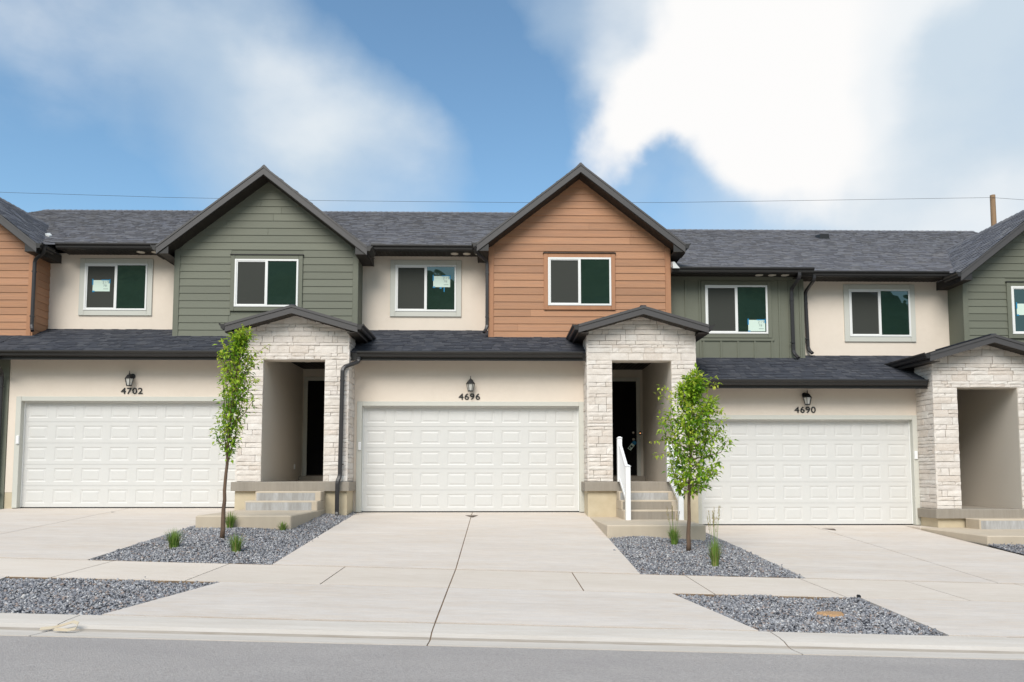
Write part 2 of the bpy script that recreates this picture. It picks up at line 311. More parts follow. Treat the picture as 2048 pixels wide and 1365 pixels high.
def lap(mb, O, U, Nn, u0, u1, z0, z1, m, clip=None, excl=(), e=.178, seed=3, joints=True):
    rnd = random.Random(seed); O, U, Nn = Vector(O), Vector(U), Vector(Nn); Z = Vector((0, 0, 1)); z = z0
    P = lambda u, zz, o: O+U*u+Z*zz+Nn*o
    while z < z1-.01:
        zt = min(z+e, z1); lo, hi = (clip(z) if clip else (u0, u1)), (clip(zt) if clip else (u0, u1))
        lo = (max(lo[0], u0), min(lo[1], u1)); hi = (max(hi[0], u0), min(hi[1], u1))
        if lo[1]-lo[0] < .03: break
        segs = [(lo[0], lo[1])]
        for (a, b, c, d) in excl:
            if z < d-.04 and zt > c+.04: segs = subtract(segs, (a, b))
        out = []
        for a, b in segs:
            if joints and b-a > 1.6 and rnd.random() < .55:
                j = rnd.uniform(a+.5, b-.5); out += [(a, j-.003), (j+.003, b)]
            else: out.append((a, b))
        for a, b in out:
            ta = hi[0] if abs(a-lo[0]) < 1e-6 else a; tb = hi[1] if abs(b-lo[1]) < 1e-6 else b
            if tb-ta < .01: tb = ta+.01
            mb.solid([P(a, z+.003, .020), P(b, z+.003, .020), P(tb, zt+.004, .006), P(ta, zt+.004, .006), P(a, z, .0), P(b, z, .0), P(tb, zt, 0), P(ta, zt, 0)],
                     [(0, 1, 2, 3), (4, 5, 1, 0), (5, 6, 2, 1), (7, 4, 0, 3)], m)
        z = zt
def stone(mb, O, U, Nn, u0, u1, z0, z1, clip=None, excl=(), breaks=(), seed=5):
    rnd = random.Random(seed); O, U, Nn = Vector(O), Vector(U), Vector(Nn); Z = Vector((0, 0, 1))
    zs = sorted([z0, z1]+list(breaks)); rows = []
    for a, b in zip(zs[:-1], zs[1:]):
        z = a
        while z < b-.001:
            h = rnd.choice((.07, .09, .11, .14, .165)); 
            if b-(z+h) < .07: h = b-z
            rows.append((z, z+h)); z += h
    def block(a, b, c, d):
        g = .004; a += g; b -= g; c += g; d -= g
        pr = rnd.uniform(.030, .044); nu, nz = max(2, int((b-a)/.09)), 2; V = []; F_ = []
        for j in range(nz+1):
            for i in range(nu+1):
                uu = a+(b-a)*i/nu; zz = c+(d-c)*j/nz; edge = i in (0, nu) or j in (0, nz)
                V.append(O+U*(uu+(rnd.uniform(-.004, .004)))+Z*(zz+rnd.uniform(-.003, .003))+Nn*(pr+rnd.uniform(-.006, .001) if edge else pr+rnd.uniform(-.001, .006)))
        w = nu+1
        for j in range(nz):
            for i in range(nu): F_.append((j*w+i, j*w+i+1, (j+1)*w+i+1, (j+1)*w+i))
        bd = [i for i in range(w)]+[j*w+nu for j in range(1, nz+1)]+[nz*w+i for i in range(nu-1, -1, -1)]+[j*w for j in range(nz-1, 0, -1)]
        k = len(V)
        for q in bd: V.append(V[q]-Nn*(V[q]-O).dot(Nn))
        for i in range(len(bd)): j = (i+1) % len(bd); F_.append((bd[j], bd[i], k+i, k+j))
        mb.solid(V, F_, 'stone')
    for z, zt in rows:
        lo = clip((z+zt)/2) if clip else (u0, u1); segs = [(max(lo[0], u0), min(lo[1], u1))]
        if segs[0][1]-segs[0][0] < .05: continue
        for (a, b, c, d) in excl:
            if z < d-.001 and zt > c+.001: segs = subtract(segs, (a, b))
        for a, b in segs:
            u = a
            while u < b-.001:
                w = rnd.choice((.12, .18, .25, .33, .42, .5))*(1.15 if zt-z < .12 else 1)
                if b-(u+w) < .11: w = b-u
                if zt-z > .15 and w < .4 and rnd.random() < .3: zm = z+(zt-z)*rnd.uniform(.4, .6); block(u, u+w, z, zm); block(u, u+w, zm, zt)
                else: block(u, u+w, z, zt)
                u += w
GUT = [(0, 0), (0, -.12), (.065, -.12), (.082, -.10), (.088, -.06), (.118, -.035), (.125, -.02), (.125, .006), (.112, .006), (.112, -.012), (.01, -.012), (.01, 0)]

# ------------------------------------------------------------------ the houses
GROUPH = 'attached row houses'
def zs(X): return -.49-.0275*X
H = {}
H['A'] = empty('row_house', (-13.4, .8, -.1), 'row house cut off by the left edge, with brown wood gable', 'house', GROUPH)
H['B'] = empty('row_house', (-7.2, 0, 0), 'row house numbered 4702 with a green lap siding gable over its right side', 'house', GROUPH)
H['C'] = empty('row_house', (.55, 0, 0), 'row house numbered 4696 with a brown wood gable and railed porch steps', 'house', GROUPH)
H['D'] = empty('row_house', (8.1, 0, -.3), 'row house numbered 4690 with green board and batten wall upstairs', 'house', GROUPH)
H['E'] = empty('row_house', (14, .8, -.9), 'row house cut off by the right edge, showing only a green siding gable', 'house', GROUPH)
PITCH = .449; YW = 1.4; YG = .8; YR = .4
cosP = 1/math.sqrt(1+PITCH**2); VP = Vector((0, cosP, PITCH*cosP))

def stucco_wall(par, x0, x1, z0, z1, Y, holes=()):
    m = MB(); xs = x0
    for (a, b, c, d) in sorted(holes):
        m.box(xs, a, Y, Y+.18, z0, z1, 'stucco'); m.box(a, b, Y, Y+.18, d, z1, 'stucco')
        if c > z0: m.box(a, b, Y, Y+.18, z0, c, 'stucco')
        xs = b
    m.box(xs, x1, Y, Y+.18, z0, z1, 'stucco'); return m.build('wall', par)

def window(par, x0, x1, z0, z1, Y, style, notice=None, flip=False):
    """Y = wall face. style: stucco (wide pale trim), green or brown (flush boards with drip cap)"""
    m = MB(); t = .125 if style == 'stucco' else .10; mt = {'stucco': 'trim', 'green': 'greentrim', 'brown': 'browntrim', 'batten': 'greentrim'}[style]; p = .035
    m.bbox(x0-t, x0, Y-p, Y+.002, z0-t, z1+t, mt); m.bbox(x1, x1+t, Y-p, Y+.002, z0-t, z1+t, mt)
    m.bbox(x0+.001, x1-.001, Y-p+.001, Y+.002, z1, z1+t, mt); m.bbox(x0+.001, x1-.001, Y-p+.001, Y+.002, z0-t, z0, mt)
    if style in ('green', 'brown'): m.box(x0-t-.02, x1+t+.02, Y-p-.022, Y, z1+t+.002, z1+t+.017, 'metal')
    w = m.build('window', par)
    f = MB(); b = .045; xm = (x0+x1)/2; y0, y1 = Y-p-.012, Y-.004
    f.bbox(x0+.001, x0+b, y0, y1, z0, z1, 'frame', .004); f.bbox(x1-b, x1-.001, y0, y1, z0, z1, 'frame', .004)
    f.bbox(x0+b, x1-b, y0+.002, y1, z1-b, z1-.001, 'frame', .004); f.bbox(x0+b, x1-b, y0+.002, y1, z0+.001, z0+b, 'frame', .004); f.bbox(xm-.035, xm+.03, y0+.004, y1, z0+b, z1-b, 'frame', .004)
    f.bbox(x0+b, x0+b+.025, y0+.012, y1, z0+b, z1-b, 'frame', .003); f.bbox(x0+b+.025, xm-.035, y0+.013, y1, z1-b-.025, z1-b, 'frame', .003); f.bbox(x0+b+.025, xm-.035, y0+.013, y1, z0+b, z0+b+.02, 'frame', .003)
    f.build('window_frame', w)
    MB().box(x0+b+.024, xm-.034, Y-.018, Y-.01, z0+b+.018, z1-b-.024, 'glass' if flip else 'screen').build('window_pane' if flip else 'insect_screen', w)
    MB().box(xm+.029, x1-b+.001, Y-.026, Y-.016, z0+b-.001, z1-b+.001, 'glass').build('window_pane', w)
    if notice:
        nx, nz, yy, label = notice; q = yy-.003
        o = MB().box(nx-.21, nx+.21, q, yy-.0005, nz-.14, nz+.14, 'paper').build('paper_notice'); tag(o, label, 'notice', 'notices taped inside upstairs windows')
        def tape(a, b_, c, d): MB().box(a, b_, q-.002, q-.0005, c, d, 'tape').build('tape', o)
        for (a, b_, c, d) in ((-.225, -.195, .02, .17), (.195, .222, .06, .165), (-.22, -.16, -.16, -.125), (.0, .21, .134, .155)): tape(nx+a, nx+b_, nz+c, nz+d)
        if 'centre' in label: tape(nx+.05, nx+.075, nz-.26, nz-.142); tape(nx-.05, nx-.0, nz-.18, nz-.142)
        text_mesh('printed_text', '219', .095, (nx+.11, q-.0015, nz+.085), 'greyink', o, .0006)
        text_mesh('printed_text', '78', .075, (nx+.09, q-.0015, nz+.0), 'greyink', o, .0006)
        bar = MB(); bar.box(nx+.05, nx+.17, q-.0015, q-.0003, nz-.085, nz-.073, 'greyink'); bar.build('ruled_line', o)
    return w

def garage(par, x0, x1, zf, h=2.41):
    Y = .12; m = MB(); rows, cols = 5, 8; sh = h/rows; n = 'garage'
    m.box(x0-.03, x1+.03, Y+.02, Y+.05, zf+.01, zf+h, n)
    for r in range(rows):
        za, zb = zf+.012+r*sh+.003, zf+.012+(r+1)*sh-.004
        if r == rows-1: zb = zf+h
        cw = (x1-x0)/cols
        for c in range(cols):
            a, b = x0+c*cw, x0+(c+1)*cw
            ins = [(0, 0, 0), (.085, .085, 0), (.103, .103, .008), (.125, .122, .008), (.150, .146, .001)]
            R_ = []
            for ix, iz, dy in ins: R_.append([(a+ix, Y+dy, za+iz), (b-ix, Y+dy, za+iz), (b-ix, Y+dy, zb-iz), (a+ix, Y+dy, zb-iz)])
            V = [p for rr in R_ for p in rr]; F_ = []
            for k in range(4):
                for i in range(4): j = (i+1) % 4; F_.append((k*4+i, k*4+j, k*4+4+j, k*4+4+i))
            F_.append((16, 17, 18, 19)); m.solid(V, F_, n)
        m.box(x0, x1, Y+.004, Y+.02, za-.004, za, n); m.box(x0, x1, Y+.001, Y+.02, zb-.0005, zb+.002, n)
    g = m.build('garage_door', par)
    MB().box(x0, x1, Y-.004, Y+.03, zf-.006, zf+.012, 'black').build('bottom_seal', g)
    t = MB(); w = .115
    t.bbox(x0-w, x0-.0, -.03, .12, zf+.004, zf+h+w-.02, 'trim'); t.bbox(x1+.0, x1+w, -.03, .12, zf+.004, zf+h+w-.02, 'trim'); t.bbox(x0+.001, x1-.001, -.029, .12, zf+h-.005, zf+h+w-.021, 'trim')
    t.box(x0, x0+.018, .095, .118, zf+.02, zf+h-.006, 'frame'); t.box(x1-.018, x1, .095, .118, zf+.02, zf+h-.006, 'frame'); t.box(x0+.018, x1-.018, .095, .118, zf+h-.03, zf+h-.006, 'frame')
    t.build('garage_door_trim', par)
    return g

def keypad(par, x, z):
    m = MB(); m.bbox(x-.035, x+.035, -.062, -.031, z-.09, z+.09, 'white', .01); k = m.build('garage_keypad', par)

def number(par, txt, x, z):
    text_mesh('house_number', txt, .195, (x, -.012, z), 'black', par, .004, 1.20, bold=.0022)

def lantern(par, x, z, side):
    """z = bottom of cage"""
    y = -.13; m = MB()
    bx = x+side*.045
    m.lathe((bx, 0, z+.235), [(.062, 0), (.062, -.012), (.05, -.024), (.02, -.03)], 'black', 20, 'y')
    m.tube([(bx, -.02, z+.235), (bx*.5+x*.5, -.08, z+.262), (x, y, z+.285), (x, y, z+.24)], .012, 'black', 8)
    m.lathe((x, y, z), [(.012, .345), (.006, .33), (.011, .30), (.016, .285), (.012, .27), (.05, .25), (.068, .225), (.098, .185), (.105, .178), (.105, .168), (.04, .166)][::-1], 'black', 6)
    for k in range(6):
        a = math.pi/3*k; m.tube([(x+.094*math.cos(a), y+.094*math.sin(a), z+.17), (x+.058*math.cos(a), y+.058*math.sin(a), z+.01)], .006, 'black', 6)
    m.lathe((x, y, z), [(.03, -.004), (.064, 0), (.066, .014), (.05, .016)], 'black', 6)
    l = m.build('wall_lantern', par)
    MB().lathe((x, y, z), [(.050, .018), (.084, .166)], 'lampglass', 6).build('lamp_glass', l)
    MB().lathe((x, y, z), [(.012, .03), (.014, .09), (.02, .12), (.008, .145)], 'lens', 10).build('bulb', l)

def lower_roof(par, x0, x1, zt, gx0=None, gx1=None, seed=1, endl=False):
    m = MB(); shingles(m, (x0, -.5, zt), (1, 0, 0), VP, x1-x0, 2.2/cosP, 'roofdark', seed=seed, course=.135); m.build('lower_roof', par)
    s = MB(); s.box(x0, x1, -.5, -.475, zt-.19, zt-.015, 'metal'); s.box(x0, x1, -.475, 0, zt-.075, zt-.06, 'soffit')
    for i in range(int((x1-x0)/.1)): s.box(x0+i*.1, x0+i*.1+.012, -.474, -.001, zt-.082, zt-.075, 'black')
    s.build('soffit', par)
    g = MB(); g.extrude(GUT, (gx0 or x0, -.50, zt-.005), (gx1 or x1, -.50, zt-.005), (0, -1, 0), 'metal'); return g.build('gutter', par)
def main_roof(par, x0, x1, zt, YE=.9, seed=2, gx=None, zsof=None, lights=()):
    m = MB(); Lr = (9.8-YE)/cosP; shingles(m, (x0, YE, zt), (1, 0, 0), VP, x1-x0, Lr, 'roof', seed=seed, course=.15)
    zr = zt+PITCH*(9.8-YE)
    m.face([(x0, 9.8, zr), (x1, 9.8, zr), (x1, 19, zr-PITCH*9.2), (x0, 19, zr-PITCH*9.2)], 'roofbase')
    u = x0
    while u < x1: # ridge caps
        w = min(.2, x1-u); m.hexa([(u, 9.66, zr-.06), (u+w, 9.66, zr-.055), (u+w, 9.94, zr-.055), (u, 9.94, zr-.06)], [(u, 9.78, zr+.02), (u+w, 9.78, zr+.034), (u+w, 9.82, zr+.034), (u, 9.82, zr+.02)], 'roof'); u += w+.002
    m.build('main_roof', par)
    if zsof is None: zsof = zt-.12
    g = gx or (x0, x1)
    s = MB(); s.box(g[0], g[1], YE, YE+.025, zsof-.02, zt-.012, 'metal'); s.box(g[0], g[1], YE+.026, YW+.05, zsof-.0, zsof+.02, 'soffit')
    for i in range(int((g[1]-g[0])/.1)): s.box(g[0]+i*.1, g[0]+i*.1+.012, YE+.027, YW-.001, zsof-.007, zsof-.0005, 'black')
    s.build('soffit', par)
    for x in lights:
        l = MB().lathe((x, YE+.25, zsof-.014), [(.07, 0), (.095, .004), (.095, .0125)], 'lens', 20); l.build('recessed_light', par)
    MB().extrude(GUT, (g[0], YE, zt-.003), (g[1], YE, zt-.003), (0, -1, 0), 'metal').build('gutter', par)

def gable(par, xc, hw, ztop, zbase, mt, tr, win, left=True, right=True, over=.27, k=.785, zrwall=None, seed=4, backlen=5.2, gut=(1, 1)):
    """siding bay: xc centre, hw half width of the wall, ztop apex of roof surface"""
    T = .21
    x0, x1 = xc-hw, xc+hw; zsof = lambda x: ztop-T-k*abs(x-xc)
    m = MB(); ez = zsof(x1)+.02
    poly = [(x0, zbase), (x1, zbase), (x1, ez), (xc, ztop-T+.02), (x0, ez)]
    n = len(poly); V = [(x, YG, z) for x, z in poly]+[(x, YW+.6, z) for x, z in poly]
    m.solid(V, [tuple(range(n)), tuple(range(2*n-1, n-1, -1))]+[(i, n+i, n+(i+1) % n, (i+1) % n) for i in range(n)], tr)
    wx0, wx1, wz0, wz1 = win; cb = .125
    clip = lambda z: (xc-max(0, (ztop-T+.01-z))/k, xc+max(0, (ztop-T+.01-z))/k)
    lap(m, (0, YG, 0), (1, 0, 0), (0, -1, 0), x0+cb, x1-cb, zbase+.01, ztop-T-.02, mt, clip, [(wx0-.1, wx1+.1, wz0-.1, wz1+.115)], seed=seed)
    m.build('siding', par)
    for a, b in ((x0-.012, x0+cb-.003), (x1-cb+.003, x1+.012)): MB().bbox(a, b, YG-.028, YG-.001, zbase-.0, ez, tr).build('corner_board', par)
    # roof planes
    rx = hw+over; r = MB(); ck = 1/math.sqrt(1+k*k); ln = rx/ck
    for sgn in (-1, 1):
        O = Vector((xc+sgn*rx, YR, ztop-k*rx)); V_ = Vector((-sgn*ck, 0, k*ck))
        shingles(r, O, (0, 1, 0), V_, backlen, ln, 'roof', seed=seed+sgn, course=.15)
    y = YR
    while y < YR+backlen:
        r.hexa([(xc-.13, y, ztop-.09), (xc+.13, y, ztop-.09), (xc+.13, y+.2, ztop-.095), (xc-.13, y+.2, ztop-.095)], [(xc-.015, y, ztop+.03), (xc+.015, y, ztop+.03), (xc+.015, y+.2, ztop+.015), (xc-.015, y+.2, ztop+.015)], 'roof'); y += .205
    r.build('gable_roof', par)
    f = MB(); s = MB()
    for sgn in (-1, 1):
        A = (xc, ztop); B = (xc+sgn*(rx+.01), ztop-k*(rx+.01))
        def beam(mb, y0, y1, t0, t1, m_, ext=0):
            xa, za = A; xb, zb = B; q = [(xa, za-t0), (xb, zb-t0), (xb, zb-t1), (xa, za-t1)]
            V = [(x, y0, z) for x, z in q]+[(x, y1, z) for x, z in q]
            mb.solid(V, [(0, 1, 2, 3), (7, 6, 5, 4), (0, 4, 5, 1), (1, 5, 6, 2), (2, 6, 7, 3), (3, 7, 4, 0)], m_)
        beam(f, YR-.022, YR, .018, .21, 'rake'); beam(f, YR-.034, YR-.0225, .0, .05, 'rake')
        beam(s, YR+.001, YG-.001, T, T+.018, 'soffit'); beam(s, YG+.0, YR+backlen, .1, T-.004, 'soffit')
        # eave soffit + fascia beyond the wall
        xe = xc+sgn*rx; xw = xc+sgn*hw; ze = ztop-k*rx
        s.box(min(xe, xw), max(xe, xw), YR+.0, YW+.3, ze-.20, ze-.19, 'soffit'); s.box(xe-.012, xe+.012, YR+.001, YW, ze-.2, ze-.012, 'metal')
        s.solid([(xw, YR+.002, ze-.19), (xe, YR+.002, ze-.19), (xe, YR+.002, ze-.02), (xw, YR+.002, ze-.02+k*over*.8)], [(0, 1, 2, 3)], 'metal')
    f.build('rake_board', par); s.build('soffit', par)
    for i, sgn in enumerate((-1, 1)):
        if gut[i]:
            xe = xc+sgn*(rx+.012); ze = ztop-k*rx
            MB().extrude(GUT, (xe, YR-.03, ze-.0), (xe, YW-.47, ze-.0), (sgn, 0, 0), 'metal').build('gutter', par)

def downspout(par, pts, w=.075, d=.06, elbow=True):
    P = [Vector(p) for p in pts]; out = [P[0]]
    for i in range(1, len(P)-1):
        a = (P[i-1]-P[i]); b = (P[i+1]-P[i]); q = min(.07, a.length*.4, b.length*.4)
        out += [P[i]+a.normalized()*q, P[i]+a.normalized()*q*.35+b.normalized()*q*.35, P[i]+b.normalized()*q]
    out.append(P[-1]); m = MB().rtube(out, w, d, 'spout')
    for i in range(len(P)-1):
        if abs(P[i].z-P[i+1].z) > 1.2:
            z0, z1 = sorted((P[i].z, P[i+1].z))
            for z in (z0+.25, z1-.3): m.box(P[i].x-w/2-.006, P[i].x+w/2+.006, P[i].y-d/2-.004, P[i].y+d/2+.004, z, z+.03, 'spout')
    return m.build('downspout', par)

def porch(par, x0, x1, ox0, ox1, zsl, zop, zapex, xc, zgr, steps, seed=1, doorx=None, side='both', land=None, ctop=None):
    YP = -.7; k = .29; Yd = 2.65
    Ts = .15; clip = lambda z: (xc-max(0, (zapex-Ts+.06-z))/k, xc+max(0, (zapex-Ts+.06-z))/k)
    m = MB(); zap = zapex-Ts; zed = lambda x: zap-k*abs(x-xc)
    # backing panels
    m.box(x0+.03, ox0-.001, YP+.03, 0, zsl, zed(x0)-.01, 'mortar'); m.box(ox1+.001, x1-.03, YP+.03, 0, zsl, zed(x1)-.01, 'mortar')
    m.box(ox0-.001, ox1+.001, YP+.03, YP+.3, zop, zed(x0)+.05, 'mortar')
    q = [(x0+.03, zed(x0)-.03), (x1-.03, zed(x1)-.03), (x1-.03, zed(x1)+.0), (xc, zap), (x0+.03, zed(x0)+.0)]
    m.solid([(x, YP+.031, z) for x, z in q]+[(x, YP+.3, z) for x, z in q], [tuple(range(5)), tuple(range(9, 4, -1))]+[(i, 5+i, 5+(i+1) % 5, (i+1) % 5) for i in range(5)], 'mortar')
    stone(m, (0, YP+.04, 0), (1, 0, 0), (0, -1, 0), x0, x1, zsl+.004, zap-.02, clip, [(ox0, ox1, zsl-1, zop)], [zop], seed)
    if side in ('both', 'left'): stone(m, (x0+.04, 0, 0), (0, -1, 0), (-1, 0, 0), -.02, -YP-.002, zsl+.004, zed(x0)+.05, None, (), (), seed+1)
    if side in ('both', 'right'): stone(m, (x1-.04, 0, 0), (0, 1, 0), (1, 0, 0), YP+.002, .02, zsl+.004, zed(x1)+.05, None, (), (), seed+2)
    m.build('stone_veneer', par)
    # recessed entry: side walls, ceiling, back wall
    ctop = ctop or zop+.26
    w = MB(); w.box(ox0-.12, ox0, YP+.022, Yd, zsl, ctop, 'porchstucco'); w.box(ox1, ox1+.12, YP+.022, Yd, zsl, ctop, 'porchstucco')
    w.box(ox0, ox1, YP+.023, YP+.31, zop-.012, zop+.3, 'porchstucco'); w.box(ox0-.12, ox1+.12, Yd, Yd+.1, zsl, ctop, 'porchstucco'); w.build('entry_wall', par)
    c = MB(); c.box(ox0, ox1, YP+.312, Yd, ctop, ctop+.02, 'ceil')
    i = ox0+.05
    while i < ox1: c.box(i, i+.008, YP+.313, Yd-.001, ctop-.004, ctop-.0005, 'black'); i += .1
    c.build('entry_ceiling', par)
    for xx, yy in ((ox0+.45, 1.3), (ox1-.42, 1.3)):
        MB().lathe((xx, yy, ctop-.018), [(.06, 0), (.085, .004), (.085, .014)], 'lens', 18).build('recessed_light', par)
    dx0, dx1 = doorx; dz0, dz1 = zsl+.13, zsl+2.62
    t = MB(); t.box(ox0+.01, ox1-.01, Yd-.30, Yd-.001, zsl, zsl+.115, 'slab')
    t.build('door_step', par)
    t = MB(); t.bbox(dx0-.10, dx0, Yd-.03, Yd-.001, dz0-.01, dz1+.10, 'trim'); t.bbox(dx1, dx1+.10, Yd-.03, Yd-.001, dz0-.01, dz1+.10, 'trim'); t.bbox(dx0, dx1, Yd-.029, Yd-.001, dz1, dz1+.10, 'trim')
    t.box(dx0, dx1, Yd-.05, Yd-.001, dz0-.012, dz0+.012, 'plate'); t.build('door_trim', par)
    d = MB(); d.box(dx0+.003, dx1-.003, Yd-.012, Yd-.001, dz0+.013, dz1-.003, 'door')
    for a, b in ((dz0+.15, dz0+.95), (dz0+1.1, dz1-.15)):
        for u in (dx0+.12, (dx0+dx1)/2+.05):
            ww = (dx1-dx0)/2-.17; d.box(u, u+ww, Yd-.018, Yd-.0125, a, b, 'door')
    dd = d.build('front_door', par)
    hx = dx1-.09
    MB().lathe((hx, Yd-.013, dz0+.95), [(.03, 0), (.03, -.012), (.012, -.02), (.012, -.04), (.028, -.05), (.03, -.07), (.015, -.08)], 'brass', 14, 'y').build('door_knob', dd)
    MB().lathe((hx, Yd-.013, dz0+1.13), [(.03, 0), (.03, -.015), (.02, -.022)], 'brass', 14, 'y').build('deadbolt', dd)
    # slab, foundation
    s = MB(); e = .075
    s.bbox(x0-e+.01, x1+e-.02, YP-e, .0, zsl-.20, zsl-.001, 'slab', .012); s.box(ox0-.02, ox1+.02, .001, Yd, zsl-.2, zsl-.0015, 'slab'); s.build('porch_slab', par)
    fd = MB(); fd.box(x0+.005, x1-.005, YP, -.001, zgr-.4, zsl-.201, 'found'); fd.box(ox0-.2, ox1+.2, 0, Yd, zgr-.4, zsl-.202, 'found'); fd.build('foundation', par)
    # steps
    st = MB()
    for (a, b, y0, zt, zb, mt) in steps:
        st.bbox(a, b, y0, YP-e-.001 if zt > zsl-.3 else YP-.001, zb+.0005, zt, 'step', .015)
        st.box(a+.03, b-.12, y0-.002, y0, zb, zt-.03, mt)
    if steps: st.build('entry_steps', par)
    if land:
        lx0, lx1, ly, lt = land; MB().bbox(lx0, lx1, ly, YP-.002, lt-.5, lt, 'step', .02).build('entry_landing', par)
    # roof
    rx = (x1-x0)/2+.20; YF = -1.0; YB = 1.1; ck = 1/math.sqrt(1+k*k); r = MB()
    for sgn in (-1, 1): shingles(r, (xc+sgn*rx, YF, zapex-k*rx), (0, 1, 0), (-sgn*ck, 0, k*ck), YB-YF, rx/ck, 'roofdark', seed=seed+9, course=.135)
    r.box(xc-.06, xc+.06, YF, YB, zapex-.03, zapex+.022, 'roofdark'); r.build('porch_roof', par)
    f = MB(); s = MB()
    for sgn in (-1, 1):
        def beam(mb, y0, y1, t0, t1, m_, xa=0, xb=rx+.01):
            q = [(xc+sgn*xa, zapex-k*xa-t0), (xc+sgn*xb, zapex-k*xb-t0), (xc+sgn*xb, zapex-k*xb-t1), (xc+sgn*xa, zapex-k*xa-t1)]
            V = [(x, y0, z) for x, z in q]+[(x, y1, z) for x, z in q]
            mb.solid(V, [(0, 1, 2, 3), (7, 6, 5, 4), (0, 4, 5, 1), (1, 5, 6, 2), (2, 6, 7, 3), (3, 7, 4, 0)], m_)
        beam(f, YF-.022, YF, .012, .175, 'rake'); beam(f, YF-.036, YF-.0225, -.005, .05, 'rake')
        beam(s, YF+.001, YB, Ts, Ts+.015, 'soffit'); beam(s, YF+.002, YB, .02, Ts-.001, 'soffit', 0, rx)
        for i in range(int(rx/.11)): beam(s, YF+.003, YP, Ts+.0155, Ts+.022, 'black', i*.11, i*.11+.014)
        xe = xc+sgn*rx; xw = xc+sgn*((x1-x0)/2-.02); ze = zapex-k*rx
        s.box(min(xe, xw), max(xe, xw), YF+.0, .6, ze-.185, ze-.17, 'soffit'); s.box(xe-.012, xe+.012, YF+.001, .75, ze-.19, ze-.012, 'metal')
    f.build('rake_board', par); s.build('soffit', par)
    for sgn in (-1, 1):
        xe = xc+sgn*(rx+.013); ze = zapex-k*rx
        MB().extrude(GUT, (xe, YF-.03, ze+.002), (xe, .85, ze+.002), (sgn, 0, 0), 'metal').build('gutter', par)

def bodyblock(par, x0, x1, zb, zt):
    MB().box(x0+.01, x1-.01, 3.0, 18.6, zb, zt, 'stucco').build('rear_wall', par)

# --- house 4702
b = H['B']
stucco_wall(b, -11.06, -5.6, .449, 3.53, 0, [(-10.87, -5.74, .1, 2.6)])
MB().box(-11.06, -10.88, .004, .16, -.3, .448, 'found').build('foundation', b)
garage(b, -10.765, -5.84, .10); keypad(b, -10.80, 1.585+.04)
number(b, '4702', -8.31, 2.727); lantern(b, -8.32, 2.83, .3)
lower_roof(b, -11.4, -3.3, 3.56, -11.0, -5.86, seed=11)
stucco_wall(b, -11.13, -7.7, 3.9, 6.32, YW)
window(b, -10.24, -8.70, 4.885, 6.06, YW, 'stucco', (-9.93+.10, 5.50, YW-.0185, 'pale paper notice on the grey left pane of the leftmost cream wall window'))
gable(b, -5.59, 2.19, 8.16, 4.10, 'green', 'greentrim', (-6.34, -4.82, 4.85, 6.01), seed=21)
window(b, -6.34, -4.82, 4.85, 6.01, YG-.012, 'green')
main_roof(b, -11.13, -3.3, 6.395, seed=31, gx=(-10.65, -8.0), zsof=6.285, lights=(-8.78, -8.42, -8.13))
porch(b, -5.70, -3.28, -5.15, -3.81, .69, 3.36, 4.49, -4.47, -.1,
      [(-5.13, -3.75, -1.10, .49, .30, 'riser'), (-5.25, -3.75, -1.40, .30, .107, 'riser')], 41, (-5.02, -4.10), land=(-5.45, -3.74, -3.40, .107))
downspout(b, [(-3.10, -.56, 3.44), (-3.10, -.56, 3.33), (-3.40, -.80, 3.17), (-3.42, -.81, .8), (-3.46, -.86, .70), (-3.46, -.86, -.02), (-3.42, -1.0, -.10)], .085, .07)
bodyblock(b, -11.1, -3.3, -.2, 6.2)
MB().bbox(-5.148, -5.13, 1.9, 1.98, .98, 1.1, 'white', .003).build('outlet_cover', b)
# --- house 4696
c = H['C']
stucco_wall(c, -3.3, 1.95, 0, 3.53, 0, [(-3.22, 1.93, 0, 2.5)])
garage(c, -3.11, 1.825, .0); keypad(c, -3.15, 1.49)
number(c, '4696', -.673, 2.61); lantern(c, -.645, 2.725, 0)
lower_roof(c, -3.3, 4.3, 3.56, -3.13, 1.86, seed=12)
stucco_wall(c, -3.45, -.2, 3.9, 6.32, YW)
window(c, -2.585, -1.065, 4.885, 6.06, YW, 'stucco', (-1.43, 5.64, YW-.0265, 'pale paper notice with dangling blue tape on the green pane of the centre window'))
gable(c, 1.95, 2.20, 8.27, 4.10, 'brown', 'browntrim', (1.18, 2.71, 4.91, 6.09), seed=22)
window(c, 1.18, 2.71, 4.91, 6.09, YG-.012, 'brown')
main_roof(c, -3.3, 4.22, 6.395, seed=32, gx=(-3.1, -.55), zsof=6.285, lights=(-1.10, -.80, -.5))
porch(c, 1.93, 4.35, 2.49, 3.80, .69, 3.36, 4.50, 3.14, -.3,
      [(2.55, 3.72, -1.10, .49, .31, 'riser'), (2.55, 3.72, -1.40, .31, .12, 'slab'), (2.55, 3.72, -1.70, .12, -.07, 'slab')], 42, (2.72, 3.63), land=(1.965, 3.76, -3.40, -.07))
downspout(c, [(-.58, .36, 6.24), (-.50, .5, 6.08), (-.29, .74, 5.98), (-.29, .74, 4.35), (-.36, .62, 4.22)], .075, .06)
bodyblock(c, -3.3, 4.3, -.2, 6.2)
MB().bbox(3.70, 3.735, 2.60, 2.62, 1.88, 1.98, 'black', .004).build('doorbell', c)
MB().lathe((3.7175, 2.599, 1.93), [(.012, 0), (.009, -.004)], 'glow', 12, 'y').build('doorbell_button', c)
